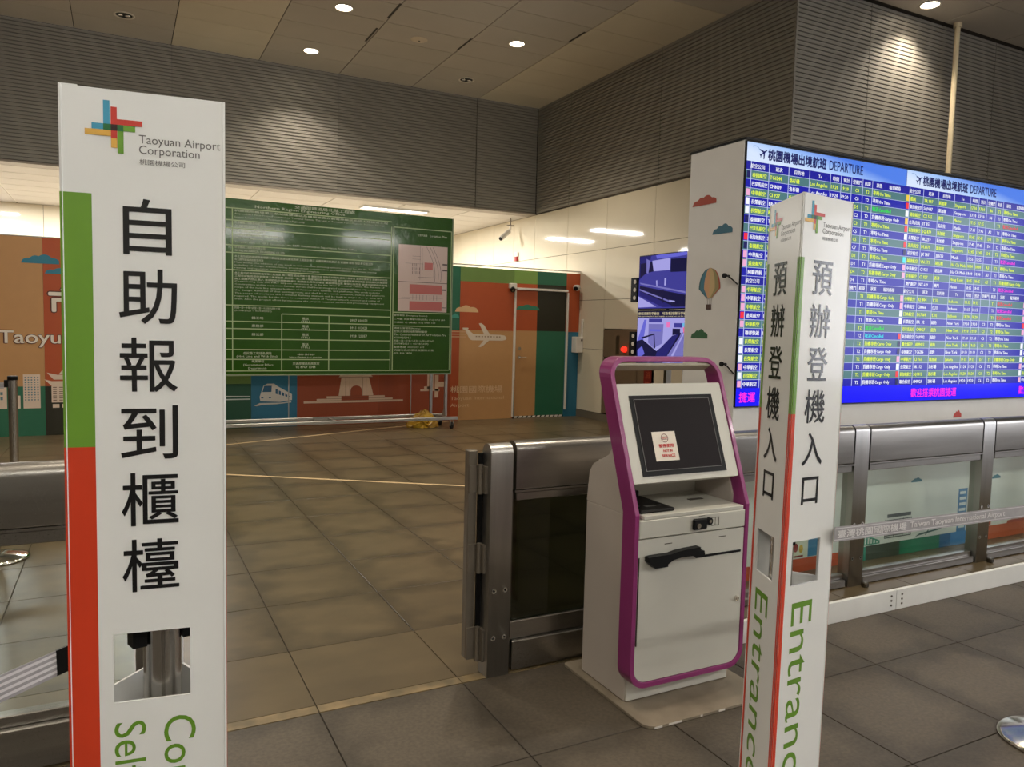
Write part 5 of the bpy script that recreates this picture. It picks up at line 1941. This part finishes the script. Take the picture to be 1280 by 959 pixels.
def stanchion(name, label, x, y, z_top=1.0, head=True, rz=0.0, heads=((1, 0), (-1, 0)), lean=(0, 0)):
    t = thing(name, label, 'stanchion', (x, y, 0), rz)
    t.rotation_euler = (lean[0], lean[1], rz)
    MB().lathe([(0, 0.042), (0.05, 0.040), (0.10, 0.030), (0.165, 0.016), (0.180, 0.010), (0.180, 0.0005), (0, 0.0005)], n=40).build('base', CHROME, t)
    m = MB()
    n = 28
    prof_ = []
    for i in range(n * 2):
        a = PI * i / n
        r = 0.030 if (i % 14) not in (0,) else 0.0265
        prof_.append((r * math.cos(a), r * math.sin(a)))
    m.prism(prof_, lambda a, b: (a, b, 0.04), lambda a, b: (a, b, z_top - 0.012), smooth=False)
    m.build('pole', mat('pole_steel', (205, 202, 197), 0.24, 1.0), t)
    MB().lathe([(0.0325, z_top - 0.03), (0.0335, z_top - 0.03), (0.0335, z_top - 0.006), (0.031, z_top), (0, z_top)], n=24).build('cap', BLACK, t)
    for hx, hy in heads:
        h = MB()
        d_ = Vector((hx, hy, 0)).normalized()
        s_ = Vector((-d_.y, d_.x, 0))
        pts = [(0.030, -0.016), (0.052, -0.014), (0.052, 0.014), (0.030, 0.016)]
        h.prism(pts, lambda a, b: tuple(d_ * a + s_ * b + Vector((0, 0, z_top - 0.085))), lambda a, b: tuple(d_ * a + s_ * b + Vector((0, 0, z_top - 0.03))))
        h.build('belt_cassette', BLACK, t)
    return t


AL_ = math.radians(-7.67)
totem('totem_sign', 'near left white three-sided totem sign for the self check-in counters', (-0.053, 1.365), AL_, (0, 0),
      [('自助報到櫃檯', [('Common Use', 0.112, 0.161, 0.788, None), ('Self Service', 0.038, 0.085, 0.788, None)]),
       ('自助報到櫃檯', [('Common Use', 0.112, 0.161, 0.788, None), ('Self Service', 0.038, 0.085, 0.788, None)]), ('自助報到櫃檯', [])],
      (-0.026, 0.004), (0.822, 0.937), wrap=())
stanchion('stanchion', 'chrome belt post hidden inside the near left totem sign', 0.059, 1.408, z_top=0.985,
          heads=((-0.95, -0.30), (0.95, 0.2)))
# right totem: first face = the one seen on the left; origin at its left edge
RRA = math.radians(5.007)
E_ENT = [('Entrance', 0.048, 0.134, 0.750, 0.215)]
# ridge in world, at floor
ridge = Vector((1.480, 1.370))
dL = Vector((math.cos(math.radians(69.95)), math.sin(math.radians(69.95))))
# equilateral sleeve: face headings differ by 120 degrees
hd1 = math.radians(5.0 + 1.2)
hd0 = hd1 - 2 * PI / 3
orig = ridge - Vector((math.cos(hd0), math.sin(hd0))) * 0.21
totem('totem_sign', 'right white three-sided totem sign marked Entrance, in front of the departure board', (orig.x, orig.y), hd0, (-0.008, 0.018),
      [('預辦登機入口', E_ENT), ('預辦登機入口', E_ENT), ('預辦登機入口', [])], None, (0.797, 0.913))
cen = ridge + Vector((math.cos(hd1 + PI / 6), math.sin(hd1 + PI / 6))) * 0.21 / math.sqrt(3)
stanchion('stanchion', 'chrome belt post hidden inside the Entrance totem sign', 1.570, 1.4505, z_top=0.985, heads=((0.4, 0.915), (-0.4, -0.915)))
stanchion('stanchion', 'chrome belt post beyond the left barrier, before the tan hoarding', -0.711, 6.70, z_top=1.0, heads=((-1, 0.1),))
stanchion('stanchion', 'chrome belt post cut off by the left edge, only its round base in view', -0.675, 5.343, z_top=1.0, heads=((-1, 0.1), (0, 1)))
stanchion('stanchion', 'chrome belt post at the right edge, only its round base in view', 2.99, 1.455, z_top=1.0, heads=((-1, -0.05),))


# ---- belts
def belt(name, label, p0, p1, h, stripes=True, text=None, end_dark=None):
    t = thing(name, label, 'belt', tuple(p0))
    p0, p1 = Vector(p0), Vector(p1)
    d = p1 - p0
    L_ = d.length
    d.normalize()
    n_ = Vector((d.y, -d.x, 0)).normalized()
    if n_.dot(-p0) < 0:
        n_ = -n_
    upv = n_.cross(d)
    if upv.z < 0:
        upv = -upv

    def f(off):
        return lambda u, v: tuple(d * u + upv * v + n_ * off)
    b_ = MB()
    b_.prism([(0, -h / 2), (L_, -h / 2), (L_, h / 2), (0, h / 2)], f(-0.0006), f(0.0006))
    b_.build('webbing', BELT, t)
    if stripes:
        s_ = MB()
        for k_ in range(4):
            v = -h / 2 + h * (k_ + 0.55) / 4.4
            rect(s_, 0.0 if not end_dark else end_dark, v, L_, v + h * 0.11, f(0.0009))
        s_.build('woven_stripe', BELTL, t)
    else:
        s_ = MB()
        for v in (-h * 0.40, h * 0.36):
            rect(s_, 0, v, L_, v + h * 0.05, f(0.0009))
        s_.build('woven_stripe', BELTL, t)
    if end_dark:
        MB().prism([(0, -h / 2), (end_dark, -h / 2), (end_dark, h / 2), (0, h / 2)], f(-0.002), f(0.0016)).build('belt_clip', BLACK, t)
    if text:
        x_ = MB()
        u0, u1, s1, u2, u3, s2 = text
        put(x_, s1, u0, -h * 0.28, u1, h * 0.27, f(0.0012), bold=0.01)
        put(x_, s2, u2, -h * 0.30, u3, h * 0.26, f(0.0012), bold=0.01)
        x_.build('lettering', ink((232, 228, 228)), t)
    return t


belt('retractable_belt', 'grey striped belt leaving the near left totem sign towards the left edge', (-0.0735, 1.400, 0.897), (-0.99, 0.64, 0.853), 0.042, True, None, 0.030)
belt('retractable_belt', 'grey belt printed with white airport name, right of the Entrance totem sign', (1.683, 1.378, 0.921), (2.93, 1.44, 0.878), 0.040, False,
     (0.012, 0.315, '臺灣桃園國際機場', 0.332, 0.835, 'Taiwan Taoyuan International Airport'))
belt('retractable_belt', 'short black end of belt on the far belt post at the left edge', (-0.765, 6.695, 0.93), (-2.4, 6.55, 0.93), 0.045, False)

bpy.data.objects.remove(_fo)
